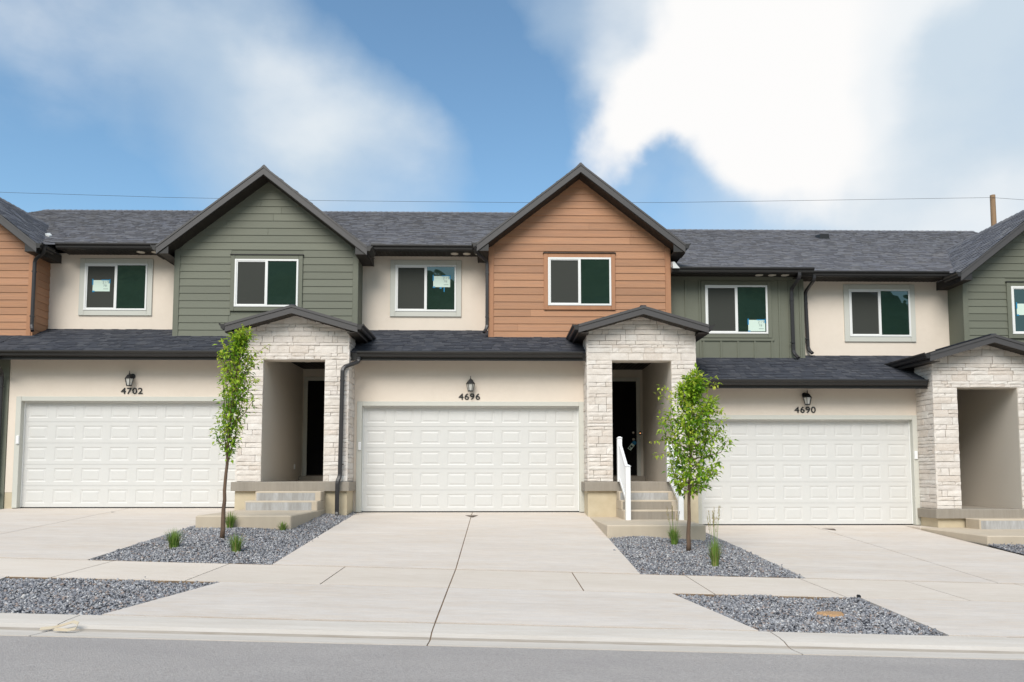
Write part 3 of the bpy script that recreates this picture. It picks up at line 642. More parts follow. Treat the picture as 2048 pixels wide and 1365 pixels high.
def railing(par, x, zA=.69, zB=-.07):
    yA, yB = -.86, -1.86; hA, hB = .96, 1.10; pw = .05
    za, zb = zA+hA-.12, zB+hB-.12
    m = MB()
    for off, hh in ((0, .07), (None, .06)):
        if off is None: a0, b0 = zA+.06, zB+.30
        else: a0, b0 = za-.03, zb-.03
        m.hexa([(x-.028, yB, b0), (x+.028, yB, b0), (x+.028, yA, a0), (x-.028, yA, a0)], [(x-.028, yB, b0+hh), (x+.028, yB, b0+hh), (x+.028, yA, a0+hh), (x-.028, yA, a0+hh)], 'white')
    r = m.build('stair_railing', par)
    for y, z0, h in ((yA, zA, hA), (yB, zB, hB)):
        p = MB().bbox(x-pw, x+pw, y-pw, y+pw, z0, z0+h-.02, 'white', .006); p.hexa([(x-.062, y-.062, z0+h-.02), (x+.062, y-.062, z0+h-.02), (x+.062, y+.062, z0+h-.02), (x-.062, y+.062, z0+h-.02)],
               [(x-.02, y-.02, z0+h+.015), (x+.02, y-.02, z0+h+.015), (x+.02, y+.02, z0+h+.015), (x-.02, y+.02, z0+h+.015)], 'white'); p.build('railing_post', r)
    for i in range(7):
        f = (i+1)/8; y = yA+(yB-yA)*f; MB().box(x-.016, x+.016, y-.016, y+.016, zA+.11+(zB+.35-zA-.11)*f, za-.03+(zb-za)*f, 'white').build('baluster', r)
railing(c, 2.61); railing(c, 3.68)
# --- house 4690
d = H['D']
stucco_wall(d, 4.30, 9.66, -.3, 2.93, 0, [(4.5, 9.6, -.3, 2.2)])
garage(d, 4.61, 9.495, -.30); keypad(d, 9.545, 1.29-.0)
number(d, '4690', 7.03, 2.32); lantern(d, 7.04, 2.43, -.3)
lower_roof(d, 4.2, 12.0, 2.955, 4.36, 9.57, seed=13)
# batten bay
mb = MB(); mb.box(4.13, 7.56, 1.2, 1.5, 3.55, 5.78, 'greentrim'); mb.build('siding', d)
bt = MB()
def batten(x, z0, z1, w=.045): bt.bbox(x-w/2, x+w/2, 1.178, 1.2, z0, z1, 'greentrim', .004)
for x in (4.62, 4.97): batten(x, 3.7, 5.66)
for x in (6.95, 7.20, 7.47): batten(x, 3.7, 5.66)
bt.bbox(4.14, 7.555, 1.174, 1.2, 5.66, 5.76, 'greentrim', .004); bt.bbox(4.98, 6.80, 1.172, 1.2, 4.14, 4.20, 'greentrim', .004)
for x in (5.05, 5.48, 5.90, 6.32, 6.74): batten(x, 3.7, 4.14)
batten(7.53, 3.66, 5.75, .07); bt.build('batten', d)
window(d, 5.10, 6.65, 4.315, 5.53, 1.2, 'batten', (6.37, 4.52, 1.2-.0265, 'pale paper notice at the lower corner of the window in the green batten wall'))
stucco_wall(d, 7.5, 11.5, 3.4, 5.76, YW)
window(d, 8.78, 10.33, 4.29, 5.495, YW, 'stucco')
main_roof(d, 4.22, 11.8, 5.80, seed=33, gx=(7.3, 11.0), zsof=5.695)
s_ = MB(); s_.box(4.16, 7.62, .75, .775, 5.70, 5.83, 'metal'); s_.box(4.16, 7.62, .776, 1.25, 5.745, 5.765, 'soffit'); s_.build('soffit', d)
for x in (6.40, 6.72, 7.04): MB().lathe((x, 1.0, 5.731), [(.07, 0), (.095, .004), (.095, .0135)], 'lens', 20).build('recessed_light', d)
r_ = MB(); shingles(r_, (4.16, .72, 5.835), (1, 0, 0), VP, 3.42, 1.3, 'roof', seed=77, course=.15); r_.build('eave_shingles', d)
MB().extrude(GUT, (4.16, .75, 5.835), (7.62, .75, 5.835), (0, -1, 0), 'metal').build('gutter', d)
downspout(d, [(7.22+.05, .69, 5.73), (7.27, .69, 5.60), (7.17+.05, 1.08, 5.42), (7.24, 1.10, 3.82), (7.30, .95, 3.68)], .08, .06)
downspout(d, [(7.68, .82, 5.70), (7.68, .82, 5.58), (7.66, 1.32, 5.40), (7.70, 1.33, 3.95), (7.76, 1.22, 3.84)], .08, .06)
porch(d, 9.60, 12.05, 10.15, 11.50, .09, 2.775, 3.90, 10.82, -.5,
      [(10.17, 11.50, -1.25, -.10, -.31, 'riser')], 43, (10.25, 11.15), land=(9.22, 11.9, -2.95, -.31))
bodyblock(d, 4.3, 11.9, -.5, 5.6)
# roof vent and flashing
v = MB(); vz = 5.80+PITCH*(7.6-.9); v.hexa([(11.05-.3, 7.45, vz-.1), (11.05+.05, 7.45, vz-.1), (11.1, 7.85, vz-.0), (10.75, 7.85, vz-.0)], [(10.78, 7.45, vz+.10), (11.07, 7.45, vz+.10), (11.07, 7.85, vz+.17), (10.78, 7.85, vz+.17)], 'black'); v.build('roof_vent', d)
MB().hexa([(4.17, .55, 5.78), (4.33, .55, 5.78), (4.33, .8, 5.84), (4.17, .8, 5.84)], [(4.17, .6, 5.95), (4.22, .6, 5.95), (4.22, .8, 6.0), (4.17, .8, 6.0)], 'flash').build('roof_flashing', d)
# --- left neighbour
a = H['A']
gable(a, -13.32, 2.20, 8.20, 4.10, 'brown', 'browntrim', (-14, -12.6, 4.9, 6.0), seed=23, gut=(0, 1))
sd_ = MB(); lap(sd_, (-11.115, 0, 0), (0, 1, 0), (1, 0, 0), YG+.1, YW, 4.12, 6.25, 'brown', seed=5, joints=False); sd_.bbox(-11.14, -11.09, YG-.028, YG+.1, 4.1, 6.27, 'browntrim'); sd_.build('side_siding', a)
window(a, -14, -12.6, 4.9, 6.0, YG-.012, 'brown')
main_roof(a, -16.5, -11.13, 6.395, seed=34, gx=(-16.5, -15.6), zsof=6.285)
lower_roof(a, -16, -11.41, 3.56, -16, -11.25, seed=14)
MB().box(-16, -11.065, -.022, .16, -.3, 3.5, 'greentrim').build('wall', a)
downspout(a, [(-10.99, -.58, 3.44), (-11.0, -.58, 3.32), (-11.17, -.12, 3.10), (-11.20, -.08, .2)], .08, .06)
downspout(a, [(-10.72, .5, 6.22), (-10.76, .55, 6.08), (-11.06, .70, 5.95), (-11.06, .70, 4.32), (-10.98, .6, 4.22)], .075, .06)
MB().hexa([(-11.0, .98, 6.62), (-10.88, .92, 6.58), (-10.86, 1.0, 6.62), (-10.98, 1.12, 6.68)], [(-11.02, .98, 6.68), (-10.88, .92, 6.61), (-10.86, 1.0, 6.65), (-10.99, 1.12, 6.74)], 'flash').build('roof_flashing', a)
bodyblock(a, -16, -11.2, -.2, 6.2)
# --- right neighbour
e_ = H['E']
gable(e_, 13.51, 2.20, 7.62, 3.5, 'green', 'greentrim', (12.48, 14.0, 4.25, 5.43), seed=24, gut=(1, 0))
window(e_, 12.48, 14.0, 4.25, 5.43, YG-.012, 'green', (12.48+.34, 4.86, YG-.0315, 'pale paper notice in the blue tinted window cut by the right edge'), True)
main_roof(e_, 11.8, 17.5, 5.80, seed=35, gx=(16.0, 17.5), zsof=5.695)
MB().box(12.0, 17.5, .3, .6, -1.2, 3.4, 'greentrim').build('wall', e_)
bodyblock(e_, 11.9, 17.4, -1, 5.6)
lower_roof(e_, 12.1, 17.5, 2.955, seed=15)

# tag hanging on the front door of 4696
tg = MB(); a_ = R(40); cx, cz = 3.50, 1.61
def rot(u, v_): return (cx+u*math.cos(a_)-v_*-math.sin(a_)*-1, cz+u*math.sin(a_)+v_*math.cos(a_))
def tagquad(mbb, u0, u1, v0, v1, y0, y1, mt):
    P = [rot(u0, v0), rot(u1, v0), rot(u1, v1), rot(u0, v1)]; mbb.hexa([(x, y1, z) for x, z in P][::-1], [(x, y0, z) for x, z in P][::-1], mt)
def rot(u, v_):   # long axis v_ points up and to the right
    c_, s_n = math.cos(R(-38)), math.sin(R(-38)); return (cx+u*c_-v_*s_n, cz+u*s_n+v_*c_)
tagquad(tg, -.05, .05, -.14, .04, 2.560, 2.563, 'paper'); tagquad(tg, -.05, .05, .04, .13, 2.560, 2.563, 'tape')
tagquad(tg, -.03, .03, -.06, -.01, 2.5585, 2.5595, 'ink'); tagquad(tg, -.035, .01, -.12, -.08, 2.5585, 2.5595, 'ink')
tg.tube([(rot(0, .12)[0], 2.56, rot(0, .12)[1]), (3.545, 2.585, 1.79), (3.54, 2.60, 1.80)], .003, 'ink', 5)
tag(tg.build('door_hanger'), 'blue and white paper tag hanging from the knob of the black front door', 'tag')

# ------------------------------------------------------------------ ground
def patch(mb, corners, m, th=.15, nx=1):
    """corners = 4 points ccw from above"""
    P = [Vector(p) for p in corners]; D = Vector((0, 0, -th)); mb.hexa([p+D for p in P], P, m)
def struct(mb, name): return tag(mb.build(name), kind='structure')
def zr(X, Y):   # height of sidewalk / verge / gutter cross-section
    z = zs(X)
    K = [(-6.45, 0), (-7.95, -.03), (-9.86, -.08), (-9.92, -.082), (-10.02, -.088)]
    for (ya, da), (yb, db) in zip(K[:-1], K[1:]):
        if Y >= yb-1e-6: return z+da+(db-da)*min(1, max(0, (ya-Y)/(ya-yb)))
    return z-.088
g = 0.0075
def driveway(x0, x1, zf, xj, xf0=None, xf1=None, y0=.118):
    m = MB(); xf0 = xf0 if xf0 is not None else x0; xf1 = xf1 if xf1 is not None else x1
    zc = lambda X, Y: zf-.012+(zs(X)-zf+.012)*((-Y)/6.45) if Y < 0 else zf-.012
    for a, b, af, bf in ((x0, xj-g, xf0, xj-g), (xj+g, x1, xj+g, xf1)):
        ys = [y0, 0, -1.6, -3.2, -4.8, -6.44]
        for ya, yb in zip(ys[:-1], ys[1:]):
            f1, f2 = max(0, -ya)/6.45, -yb/6.45; A0, A1 = a+(af-a)*f1, a+(af-a)*f2; B0, B1 = b+(bf-b)*f1, b+(bf-b)*f2
            m.hexa([(A1, yb, zc(A1, yb)-.2), (B1, yb, zc(B1, yb)-.2), (B0, ya, zc(B0, ya)-.2), (A0, ya, zc(A0, ya)-.2)], [(A1, yb, zc(A1, yb)), (B1, yb, zc(B1, yb)), (B0, ya, zc(B0, ya)), (A0, ya, zc(A0, ya))], 'conc')
    if x1 > 9: m.box(9.205, 9.598, -.69, .118, zf-.2, zf-.0125, 'conc')
    m.hexa([(xj-.05, -6.44, zs(xj)-.2), (xj+.05, -6.44, zs(xj)-.2), (xj+.05, 0, zf-.2), (xj-.05, 0, zf-.2)], [(xj-.05, -6.44, zs(xj)-.007), (xj+.05, -6.44, zs(xj)-.007), (xj+.05, 0, zf-.019), (xj-.05, 0, zf-.019)], 'joint')
    return struct(m, 'driveway')
driveway(-11.0, -5.62, .10, -8.3, -11.0, -5.70); driveway(-3.20, 1.96, 0, -.60, -3.15, 1.98); driveway(4.36, 9.20, -.30, 7.05, 4.32, 9.2)
# sidewalk
m = MB(); js = [-14.5, -13, -11.5, -9.97, -8.42, -6.87, -5.31, -3.73, -2.13, -.60, 1.02, 2.60, 4.20, 5.70, 7.25, 8.8, 10.35, 11.9, 13.45]
for i, (a, b_) in enumerate(zip(js[:-1], js[1:])):
    m.hexa([(a+g, -7.945, -2), (b_-g, -7.945, -2), (b_-g, -6.50, -2), (a+g, -6.50, -2)], [(x, y, zr(x, y)) for x, y in ((a+g, -7.945), (b_-g, -7.945), (b_-g, -6.50), (a+g, -6.50))], 'conc2')
m.hexa([(-14, -8.0, -1.5), (13, -8.0, -1.5), (13, -6.40, -1.5), (-14, -6.40, -1.5)], [(x, y, zr(x, y)-.006) for x, y in ((-14, -8.0), (13, -8.0), (13, -6.40), (-14, -6.40))], 'joint')
struct(m, 'sidewalk')
# aprons between sidewalk and kerb
def apron(x0, x1, xb0, xb1, xj):
    m = MB()
    for a, b_, ab, bb in ((x0, xj-g, xb0, xj-g), (xj+g, x1, xj+g, xb1)):
        P = [(ab, -9.83), (bb, -9.83), (b_, -7.972), (a, -7.972)]; m.hexa([(x, y, zr(x, y)-.3) for x, y in P], [(x, y, zr(x, y)+.001) for x, y in P], 'conc')
    P = [(xj-.05, -9.85), (xj+.05, -9.85), (xj+.05, -7.96), (xj-.05, -7.96)]; m.hexa([(x, y, zr(x, y)-.3) for x, y in P], [(x, y, zr(x, y)-.006) for x, y in P], 'joint')
    P = [(x0+.5, -9.862), (x1-.5, -9.862), (x1-.5, -9.80), (x0+.5, -9.80)]; m.hexa([(x, y, zr(x, y)-.3) for x, y in P], [(x, y, zr(x, y)-.008) for x, y in P], 'joint')
    return struct(m, 'driveway_apron')
apron(-3.30, 2.07, -3.72, 2.47, -.60); apron(4.36, 9.3, 4.30, 9.9, 7.0); apron(-11.5, -5.82, -12, -5.35, -8.3)
# kerb and gutter
m = MB(); prof = [(-9.865, -.082), (-10.10, -.088), (-10.22, -.098), (-10.30, -.118), (-10.36, -.128), (-10.42, -.127), (-10.63, -.112)]
jk = [-15, -13.5, -10.3, -7.1, -3.9, -.60, 2.57, 5.75, 8.9, 12.1, 15]
for a, b_ in zip(jk[:-1], jk[1:]):
    pts = [(y, dz) for y, dz in prof]+[(-10.63, -.5), (-9.865, -.5)]; n = len(pts)
    V = [(a+g*.8, y, zs(a)+dz) for y, dz in pts]+[(b_-g*.8, y, zs(b_)+dz) for y, dz in pts]
    m.solid(V, [(i, (i+1) % n, n+(i+1) % n, n+i) for i in range(n)]+[tuple(range(n)), tuple(range(2*n-1, n-1, -1))], 'curb')
    for i_ in range(len(m.f)-n-2, len(m.f)-2):
        if i_-(len(m.f)-n-2) in (3,): m.m[i_] = m.mi('curbdirt')
for a, b_ in zip(jk[:-1], jk[1:]):
    V = [(a, y, zs(a)+dz-.008) for y, dz in prof]+[(b_, y, zs(b_)+dz-.008) for y, dz in prof]; n = len(prof); m.solid(V, [(i, i+1, n+i+1, n+i) for i in range(n-1)], 'joint')
struct(m, 'curb')
# road
m = MB(); xs = [-60+6*i for i in range(21)]; ys = [-10.635, -12.5, -15, -18, -22, -26]; zz = [-.118, -.085, -.05, -.04, -.06, -.12]
for i in range(len(xs)-1):
    for j in range(len(ys)-1):
        m.face([(xs[i], ys[j+1], zs(xs[i])+zz[j+1]), (xs[i+1], ys[j+1], zs(xs[i+1])+zz[j+1]), (xs[i+1], ys[j], zs(xs[i+1])+zz[j]), (xs[i], ys[j], zs(xs[i])+zz[j])], 'asphalt')
struct(m, 'road')
# ground sheet (follows the slope of the street, then levels out)
m = MB(); gx = [-3000, -400, -60, 60, 400, 3000]; gy = [-3000, -400, -60, -12, 20, 60, 400, 3000]
gz = lambda x, y: -1.15-.0275*max(-60, min(60, x))
for i in range(len(gx)-1):
    for j in range(len(gy)-1): m.face([(gx[i], gy[j], gz(gx[i], 0)), (gx[i+1], gy[j], gz(gx[i+1], 0)), (gx[i+1], gy[j+1], gz(gx[i+1], 0)), (gx[i], gy[j+1], gz(gx[i], 0))], 'soil')
struct(m, 'ground')
# green hill across the valley, behind the photographer (seen in the window glass)
rnd = random.Random(5); nx_, ny_ = 90, 26; m = MB(); V = []
for j in range(ny_+1):
    for i in range(nx_+1):
        x = -2600+5200*i/nx_; t = j/ny_; y = -420-1500*t
        s_ = x/2600*1.3
        x = s_*-y; KS = [(-9, .34), (-.25, .335), (-.13, .31), (-.095, .292), (-.06, .268), (-.02, .285), (.06, .335), (.36, .31), (.50, .268), (.56, .246), (.64, .17), (9, .12)]
        for (sa, ra), (sb, rb) in zip(KS[:-1], KS[1:]):
            if sa <= s_ <= sb: rt = ra+(rb-ra)*(s_-sa)/(sb-sa)
        rt += .006*math.sin(s_*41)+.004*math.sin(s_*97)
        V.append((x+rnd.uniform(-6, 6), y, -3+rt*(-y)*(t**.7)*(1 if t < .97 else .9)+rnd.uniform(-7, 7)*(t > 0)))
m.solid(V, [(j*(nx_+1)+i, j*(nx_+1)+i+1, (j+1)*(nx_+1)+i+1, (j+1)*(nx_+1)+i) for j in range(ny_) for i in range(nx_)], 'hill'); o = m.build('hill', smooth=True); tag(o, kind='structure')

# gravel: bed sheets with loose stones
def inpoly(P, x, y):
    c = np.zeros(len(x), bool); n = len(P)
    for i in range(n):
        (xa, ya), (xb, yb) = P[i], P[(i+1) % n]
        if ya == yb: continue
        k = ((ya > y) != (yb > y)) & (x < (xb-xa)*(y-ya)/(yb-ya)+xa); c ^= k
    return c
rng = np.random.default_rng(3)
def gravel(poly, zf, holes=(), dens=1750, seed=1, name='gravel'):
    rng = np.random.default_rng(seed); P = np.array(poly); x0, y0 = P.min(0); x1, y1 = P.max(0)
    n = int((x1-x0)*(y1-y0)*dens); x = rng.uniform(x0, x1, n); y = rng.uniform(y0, y1, n); k = inpoly(poly, x, y)
    for h in holes: k &= ~((x > h[0]) & (x < h[1]) & (y > h[2]) & (y < h[3]))
    x, y = x[k], y[k]; n = len(x); mv = rng.random(n) < .004; x = x+mv*rng.normal(0, .10, n); y = y+mv*rng.normal(0, .10, n)
    z = zf(x, y)+.012*np.sin(x*5.1+y*3.3)*np.sin(y*4.1-x)+mv*.026
    s = rng.uniform(.009, .023, n)*np.where(rng.random(n) < .07, 1.6, 1)
    base = np.array([(1, 0, 0), (0, 1, 0), (-1, 0, 0), (0, -1, 0), (.25, .1, .75), (0, 0, -.6)], float)
    v = base[None]*rng.uniform(.6, 1.25, (n, 6, 1))*s[:, None, None]; v = v+rng.normal(0, .12, (n, 6, 3))*s[:, None, None]
    a = rng.uniform(0, 6.28, n); t = rng.normal(0, .5, n)
    ct, st = np.cos(t), np.sin(t); vy, vz = v[:, :, 1]*ct[:, None]-v[:, :, 2]*st[:, None], v[:, :, 1]*st[:, None]+v[:, :, 2]*ct[:, None]; v[:, :, 1], v[:, :, 2] = vy, vz
    ca, sa = np.cos(a), np.sin(a); vx, vy = v[:, :, 0]*ca[:, None]-v[:, :, 1]*sa[:, None], v[:, :, 0]*sa[:, None]+v[:, :, 1]*ca[:, None]; v[:, :, 0], v[:, :, 1] = vx, vy
    v += np.stack([x, y, z+rng.uniform(-.004, .012, n)], 1)[:, None, :]
    fb = np.array([(0, 1, 4), (1, 2, 4), (2, 3, 4), (3, 0, 4), (1, 0, 5), (2, 1, 5), (3, 2, 5), (0, 3, 5)])
    f = (fb[None]+6*np.arange(n)[:, None, None]).reshape(-1, 3); v = v.reshape(-1, 3)
    # bed sheet grid below
    gxn, gyn = 14, 14; gx_, gy_ = np.meshgrid(np.linspace(x0, x1, gxn), np.linspace(y0, y1, gyn)); 
    gv = np.stack([gx_.ravel(), gy_.ravel(), zf(gx_.ravel(), gy_.ravel())-.008], 1); k0 = len(v)
    quads = [(k0+j*gxn+i, k0+j*gxn+i+1, k0+(j+1)*gxn+i+1, k0+(j+1)*gxn+i) for j in range(gyn-1) for i in range(gxn-1)]
    v = np.concatenate([v, gv]); c = v.mean(0)
    me = bpy.data.meshes.new(name); nf = len(f); nq = len(quads)
    me.vertices.add(len(v)); me.vertices.foreach_set('co', (v-c).ravel())
    me.loops.add(nf*3+nq*4); me.loops.foreach_set('vertex_index', np.concatenate([f.ravel(), np.array(quads).ravel()]))
    me.polygons.add(nf+nq); me.polygons.foreach_set('loop_start', np.concatenate([np.arange(nf)*3, nf*3+np.arange(nq)*4])); me.polygons.foreach_set('loop_total', np.concatenate([np.full(nf, 3), np.full(nq, 4)]))
    me.polygons.foreach_set('material_index', np.concatenate([np.zeros(nf, int), np.ones(nq, int)]))
    me.materials.append(M['gravel']); me.materials.append(M['gravelbase']); me.update(calc_edges=True); me.validate()
    o = bpy.data.objects.new(name, me); COL.objects.link(o); link(o, Vector(c), None); return tag(o, kind='stuff')
def bedz(zback, yback, dz=-.02, top=None):
    def f(x, y):
        if top is not None:
            t = np.clip((yback-y)/(yback+6.45), 0, 1); u = np.clip((-.5-y)/(-.5-yback), 0, 1); return np.where(y > yback, top+(zback-top)*u, zback+(zs(x)+dz-zback)*t)
        t = np.clip((yback-y)/(yback+6.45), 0, 1); return zback+(zs(x)+dz-zback)*t
    return f
def crown_bed(xl, zl, xr, zr_, bump):     # gravel sits just under both driveway edges and swells a little between them
    def f(x, y):
        t = np.clip(-y/6.45, 0, 1); L_ = zl-.012+(zs(xl)-zl+.012)*t; R_ = zr_-.012+(zs(xr)-zr_+.012)*t; u = np.clip((x-xl)/(xr-xl), 0, 1)
        return L_+(R_-L_)*u-.018+bump*np.sin(np.pi*u)**.7*np.clip((y+6.45)/2.6, 0, 1)
    return f
z1 = crown_bed(-5.66, .10, -3.17, 0, .075); z2 = crown_bed(1.97, 0, 4.34, -.30, .085); z3 = bedz(-.46, -2.8)
o = gravel([(-5.71, -6.46), (-3.145, -6.46), (-3.19, -.02), (-5.63, -.02)], z1, [(-5.45, -3.75, -3.39, -.1), (-5.7, -3.3, -.7, 0)], seed=1); tag(o, 'grey gravel bed with a slim young tree between the two left driveways', 'gravel')
o = gravel([(1.97, -6.46), (4.325, -6.46), (4.36, -.02), (1.97, -.02)], z2, [(1.95, 3.75, -3.39, -.1)], seed=2); tag(o, 'grey gravel bed with a bushy young tree between the two right driveways', 'gravel')
o = gravel([(9.2, -6.46), (12.6, -6.46), (12.6, -.7), (9.2, -.7)], z3, [(9.2, 11.9, -2.95, 0)], seed=3, dens=900); tag(o, 'small wedge of grey gravel below the landing at the right edge', 'gravel')
zv = lambda x, y: zs(x)-.03-.05*(-7.95-y)/1.91-.018
o = gravel([(-5.80, -7.955), (-3.31, -7.955), (-3.73, -9.86), (-5.34, -9.86)], zv, seed=4); tag(o, 'grey gravel strip between sidewalk and curb at the lower left', 'gravel')
o = gravel([(2.08, -7.955), (4.355, -7.955), (4.30, -9.86), (2.48, -9.86)], zv, seed=5); tag(o, 'grey gravel strip between sidewalk and curb at the lower right', 'gravel')
o = gravel([(-12.2, -.05), (-11.0, -.05), (-11.0, -.9), (-12.2, -.9)], lambda x, y: x*0+.06, seed=6, dens=700); tag(o, 'sliver of grey gravel beside the garage of 4702 at the left edge', 'gravel')

# ------------------------------------------------------------------ trees
def leafmesh(mb, p, d, L_, W_, m, rnd):
    d = d.normalized(); s_ = d.cross(Vector((rnd.uniform(-.5, .5), rnd.uniform(-.5, .5), 1))).normalized(); n = s_.cross(d).normalized()
    mid = p+d*L_*.5-n*L_*.05; tip = p+d*L_-n*L_*.22; a = p+d*L_*.42+s_*W_*.5+n*W_*.18; b_ = p+d*L_*.42-s_*W_*.5+n*W_*.18
    mb.solid([p, a, tip, b_, mid], [(0, 4, 1), (4, 2, 1), (0, 3, 4), (4, 3, 2)], m)
def tree(base, tp, shoots, prof, nl, label, seed, lean=.5, up=1.0, leafL=.075, group='young street trees in the gravel beds'):
    rnd = random.Random(seed); root = empty('young_tree', base, label, 'tree', group)
    w = MB(); n = len(tp); rad = [.034*(1-i/(n-1)*.8) for i in range(n)]; rad[0] = .042
    # smooth trunk line
    pts = []; rr = []
    for i in range(n-1):
        for t in (0, .25, .5, .75):
            p = tp[i].lerp(tp[i+1], t)+Vector((rnd.uniform(-.008, .008), rnd.uniform(-.008, .008), 0)); pts.append(p); rr.append(rad[i]+(rad[i+1]-rad[i])*t)
    pts.append(tp[-1]); rr.append(.005)
    w.tube(pts, rr, 'bark', 9); cr = MB()
    ztop = tp[-1].z; zlo = prof[0][0]
    def trunk_at(z):
        for p, q in zip(pts[:-1], pts[1:]):
            if p.z <= z <= q.z: return p.lerp(q, (z-p.z)/(q.z-p.z+1e-9))
        return pts[-1]
    def half(z):
        for (za, l, r), (zb, l2, r2) in zip(prof[:-1], prof[1:]):
            if za <= z <= zb: t = (z-za)/(zb-za); return l+(l2-l)*t, r+(r2-r)*t
        return prof[-1][1:]
    twigs = []
    nb = 46
    for i in range(nb):
        z = zlo-.02+(ztop-zlo)*(i/nb)**.9*.93; p0 = trunk_at(z); az = i*2.399+rnd.uniform(-.3, .3)
        reach_z = min(z+rnd.uniform(.25, .7)*up, ztop-.05); l, r = half(reach_z); c = trunk_at(reach_z)
        ca, sa = math.cos(az), math.sin(az); rx = (r if ca > 0 else l)*rnd.uniform(.55, 1.3); ry = (l+r)/2*rnd.uniform(.7, 1.0)
        p2 = Vector((c.x+ca*rx, c.y+sa*ry, reach_z+rnd.uniform(-.05, .08))); mid = p0.lerp(p2, .5)+Vector((ca*rx*lean*.25, sa*ry*lean*.25, -.05*lean)); twigs.append((p0, mid, p2, .010))
    for s0, s1 in shoots: twigs.append((s0, s0.lerp(s1, .5)+Vector((0, 0, .02)), s1, .006))
    for p0, p1, p2, r0 in twigs: w.tube([p0, p1, p2], [r0, r0*.65, .002], 'bark', 5, False)
    w.build('trunk', root, smooth=True)
    per = max(8, nl//len(twigs))
    for q, (p0, p1, p2, r0) in enumerate(twigs):
        L1 = (p1-p0).length; L2 = (p2-p1).length; isshoot = q >= nb
        for k in range(per if not isshoot else 24):
            t = .12+.92*(k+rnd.random())/per if not isshoot else .2+.8*(k+rnd.random())/24
            t = min(t, 1.0); p = p0.lerp(p1, t*2) if t < .5 else p1.lerp(p2, t*2-1); dirn = ((p1-p0) if t < .5 else (p2-p1)).normalized()
            off = Vector((rnd.gauss(0, 1), rnd.gauss(0, 1), rnd.gauss(0, 1))).normalized()
            tw = rnd.random()*.035 if isshoot else rnd.random()**1.5*.12; p = p+off*tw
            d_ = (dirn*.5+off*.9+Vector((0, 0, -.35))).normalized(); sc = rnd.uniform(.7, 1.2)*(.8 if isshoot else 1)
            high = (p.z-zlo)/(ztop-zlo); young = isshoot or (t > .86 and rnd.random() < .35+.5*high) or rnd.random() < .13
            leafmesh(cr, p, d_, leafL*sc, leafL*.52*sc, 'tip' if young else 'leafA', rnd)
    for k in range(14): p = pts[-1]+Vector((rnd.uniform(-.05, .05), rnd.uniform(-.05, .05), rnd.uniform(-.2, .06))); leafmesh(cr, p, Vector((rnd.uniform(-1, 1), rnd.uniform(-1, 1), rnd.uniform(-.2, 1))), leafL*.8, leafL*.35, 'tip', rnd)
    cr.build('crown', root)
def on(px, py, zf):      # point of the gravel surface seen at a pixel
    lo, hi = -9.8, -.8
    for _ in range(40):
        mid = (lo+hi)/2; q = at(px, py, mid)
        if q.z > float(zf(q.x, mid)): lo = mid
        else: hi = mid
    return (lo+hi)/2
YA, YB_ = on(444, 1078, z1), on(1377, 1103, z2)
A_ = lambda x, y, dy=0: at(x, y, YA+dy)
B_ = lambda x, y, dy=0: at(x, y, YB_+dy)
def pf(fn, rows, cen):   # (py, xleft, xright, xcentre) -> (z, l, r)
    out = []
    for py, xl, xr, xc in rows: out.append((fn(xc, py).z, fn(xc, py).x-fn(xl, py).x, fn(xr, py).x-fn(xc, py).x))
    return out
tA = [A_(444, 1079), A_(449, 1000), A_(453, 930), A_(459, 860), A_(468, 790), A_(476, 720), A_(481, 662)]
tree(tA[0], tA, [(A_(475, 740), A_(538, 689)), (A_(474, 760), A_(530, 716)), (A_(470, 780), A_(434, 708)), (A_(455, 900), A_(431, 830)), (A_(478, 715), A_(500, 670, .1)), (A_(470, 770), A_(520, 760)), (A_(476, 720), A_(482, 652))],
     pf(A_, [(930, 444, 462, 453), (900, 438, 472, 456), (850, 430, 486, 460), (800, 429, 500, 467), (760, 436, 504, 471), (720, 436, 508, 476), (690, 452, 504, 479), (655, 474, 488, 481)], 0), 2700,
     'slim columnar young tree with an upright narrow crown, in the left gravel bed', 11, up=1.25, leafL=.080)
tB = [B_(1377, 1104), B_(1378, 1040), B_(1379, 985), B_(1381, 920), B_(1384, 860), B_(1386, 800), B_(1389, 750)]
tree(tB[0], tB, [(B_(1378, 885), B_(1300, 883)), (B_(1378, 900), B_(1306, 912)), (B_(1384, 850), B_(1450, 862)), (B_(1384, 860), B_(1452, 878)), (B_(1384, 810), B_(1318, 775)), (B_(1386, 820), B_(1312, 790)), (B_(1388, 790), B_(1444, 766)), (B_(1388, 790), B_(1432, 752)), (B_(1382, 930), B_(1436, 948)), (B_(1382, 960), B_(1352, 972)), (B_(1386, 830), B_(1448, 822)), (B_(1386, 800), B_(1366, 758))],
     pf(B_, [(990, 1368, 1400, 1379), (960, 1346, 1426, 1380), (930, 1328, 1440, 1381), (890, 1318, 1446, 1383), (850, 1334, 1446, 1384), (810, 1336, 1436, 1386), (775, 1350, 1424, 1388), (752, 1376, 1404, 1389)], 0), 4400,
     'bushy young tree with a wide spreading crown, in the right gravel bed', 12, lean=1.2, up=.75, leafL=.090)

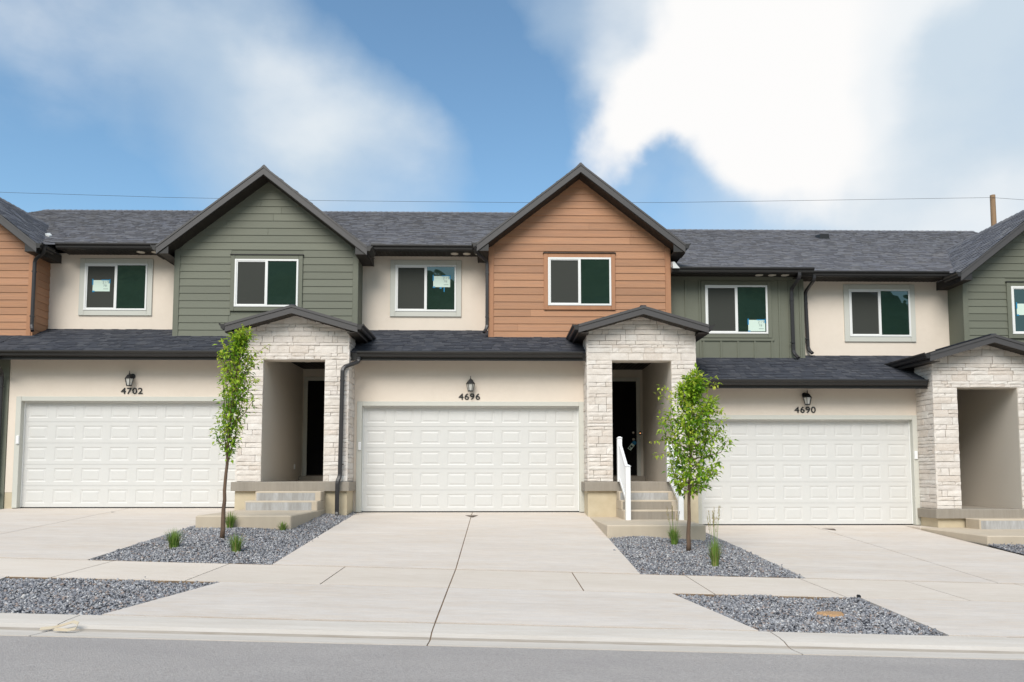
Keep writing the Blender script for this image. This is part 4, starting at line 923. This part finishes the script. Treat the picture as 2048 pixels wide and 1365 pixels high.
# ------------------------------------------------------------------ grasses
def tuft(px, py, Y, h, w, nb, label, plumes=0, ph=0, seed=1, droop=.5):
    zf_ = z1 if px < 900 else z2; Y = on(px, py, zf_); p = at(px, py, Y); rnd = random.Random(seed); m = MB()
    for i in range(nb):
        a = rnd.uniform(0, 6.28); r0 = rnd.uniform(0, w*.25); l = h*rnd.uniform(.55, 1.1); lean = rnd.uniform(.05, 1)*w*.6; b0 = p+Vector((math.cos(a)*r0, math.sin(a)*r0, -.02)); dv = Vector((math.cos(a), math.sin(a), 0))
        s_ = dv.cross(Vector((0, 0, 1)))*rnd.uniform(.003, .0055); K = []
        for t in (0, .35, .7, 1): K.append(b0+dv*lean*t**1.8+Vector((0, 0, l*(t-droop*.35*t**3*lean/(w*.6)))))
        V = []
        for j, q in enumerate(K): ww = (1, .9, .6, .05)[j]; V += [q-s_*ww, q+s_*ww]
        m.solid(V, [(2*j, 2*j+1, 2*j+3, 2*j+2) for j in range(3)], 'dry' if rnd.random() < .1 else 'grass')
    root = empty('ornamental_grass', p, label, 'grass', 'ornamental grass clumps'); m.build('blades', root)
    if plumes:
        f = MB()
        for i in range(plumes):
            a = rnd.uniform(0, 6.28); lean = rnd.uniform(.02, w*.5); l = ph*rnd.uniform(.75, 1.05); top = p+Vector((math.cos(a)*lean, math.sin(a)*lean, l))
            f.tube([p, p.lerp(top, .5)+Vector((0, 0, .01)), top], [.003, .0025, .0015], 'grass', 4, False)
            dd_ = (top-p).normalized(); pl = ph*.26
            for k in range(26):
                t = rnd.random(); q = top-dd_*pl*(1-t)+Vector((rnd.uniform(-1, 1), rnd.uniform(-1, 1), 0))*.009*(1-.6*t); e = q+dd_*.03+Vector((rnd.uniform(-1, 1), rnd.uniform(-1, 1), 0))*.008; s_ = Vector((.003, 0, 0)); f.face([q-s_, q+s_, e], 'dry')
        f.build('seed_heads', root)
tuft(348, 1097, -4.95, .33, .26, 260, 'green grass clump nearest the 4702 driveway, left of the slim tree', seed=1)
tuft(472, 1105, -5.3, .31, .26, 220, 'leaning grass clump just in front of the slim tree', seed=2)
tuft(460, 1058, -3.75, .34, .24, 200, 'green grass clump right behind the slim tree trunk', seed=3)
tuft(565, 1062, -3.8, .20, .20, 110, 'smallest grass clump, by the corner of the concrete landing', seed=4)
tuft(1348, 1089, -4.15, .36, .26, 230, 'dark grass clump with tall stalks left of the bushy tree trunk', 7, .66, 5, .8)
tuft(1430, 1133, -5.6, .42, .22, 300, 'tall bright grass clump with tan seed heads right of the bushy tree trunk', 9, .88, 6, .4)

# ------------------------------------------------------------------ pole, wire, bits on the ground
pt = at(1985, 391, 30); pole = MB()
pole.tube([(pt.x, 30, -2), (pt.x, 30, pt.z)], [.21, .155], 'wood', 16); tag(pole.build('utility_pole', smooth=False, base=True), 'bare brown wooden utility pole rising behind the right roof', 'pole')
wp = [at(x, y, 30) for x, y in ((-1500, 330), (-700, 362), (35, 388), (330, 397), (640, 403.5), (1030, 407.5), (1330, 407.5), (1600, 403.5), (1850, 399.5), (1981, 397.5))]
wr = MB().tube([p+Vector((0, -.17, 0)) for p in wp], .010, 'wire', 6); wr.tube([wp[-1]+Vector((0, -.17, 0)), at(2100, 404, 30), at(2600, 425, 30)], .010, 'wire', 6)
tag(wr.build('power_line'), 'thin dark power line crossing the sky behind the roofs', 'wire')
def drain(px, py, Y, z, label, w=.14):
    p = at(px, py, Y); m = MB(); V = [(p.x-w, Y+.12, z), (p.x-w*.4, Y+.2, z), (p.x+w*.5, Y+.2, z), (p.x+w, Y+.1, z), (p.x+w*.2, Y-.22, z), (p.x-w*.2, Y-.12, z)]
    n = len(V); m.solid([(x, y, z-.03) for x, y, z in V]+V, [tuple(range(2*n-1, n-1, -1))]+[(i, (i+1) % n, n+(i+1) % n, n+i) for i in range(n)], 'plate'); tag(m.build('metal_plate'), label, 'plate', 'small dark plates set in the driveways')
drain(943, 1031, -.65, -.045, 'small dark plate on the centre joint in front of the 4696 garage'); drain(231, 1023.5, -.65, .047, 'small dark plate in the leftmost driveway, left of the slim tree'); drain(1660, 1061, -.65, -.342, 'small dark plate beside the slanting joint of the right driveway')
# torn strip in the gutter
def ribbon(pts, w, m_, name, label, cat):
    mb_ = MB(); P = [Vector(p) for p in pts]; up = Vector((0, .5, .86)); V = []
    for p in P: V += [p, p+Vector((0, w*.75, w*.55))]
    n = len(P); t = Vector((0, -.004, .002)); V2 = [Vector(v_)+t for v_ in V]
    mb_.solid(V+V2, [(2*i, 2*i+1, 2*i+3, 2*i+2) for i in range(n-1)]+[(2*n+2*i, 2*n+2*i+2, 2*n+2*i+3, 2*n+2*i+1) for i in range(n-1)]+[(2*i, 2*i+2, 2*n+2*i+2, 2*n+2*i) for i in range(n-1)]+[(2*i+1, 2*n+2*i+1, 2*n+2*i+3, 2*i+3) for i in range(n-1)], m_); return tag(mb_.build(name), label, cat)
zg = lambda x: zs(x)-.112
ribbon([(-3.95, -10.42, zg(-3.95)), (-3.86, -10.40, zg(-3.9)+.006), (-3.80, -10.36, zg(-3.8)+.02), (-3.72, -10.33, zg(-3.8)+.045), (-3.66, -10.36, zg(-3.7)+.04), (-3.64, -10.43, zg(-3.6)+.012), (-3.70, -10.45, zg(-3.7)+.0), (-3.82, -10.44, zg(-3.8)+.002)], .035, 'strip', 'torn_strip', 'curled cream strip of torn material lying in the gutter', 'litter')
# sand patch and black lump in the right strip
p = at(1662, 1224, -8.95); V = []; n = 22
for i in range(n): a_ = 2*math.pi*i/n; rr_ = 1+.18*math.sin(3*a_)+random.uniform(-.1, .1); V.append((p.x+.15*rr_*math.cos(a_), -8.95+.11*rr_*math.sin(a_)))
m = MB(); zc_ = float(zv(p.x, -8.95)); m.solid([(x, y, zc_+.0) for x, y in V]+[(p.x+(x-p.x)*.85, -8.95+(y+8.95)*.85, zc_+.028) for x, y in V], [tuple(range(n, 2*n))]+[(i, (i+1) % n, n+(i+1) % n, n+i) for i in range(n)], 'sand'); tag(m.build('valve_cover'), 'round tan sandy cover lying in the lower right gravel strip', 'cover')
p = at(1717, 1191, -7.97); m = MB(); m.bbox(p.x-.02, p.x+.02, -8.0, -7.96, p.z-.025, p.z+.008, 'black', .01); tag(m.build('rubber_lump'), 'small black lump at the corner of the lower right gravel strip', 'debris')
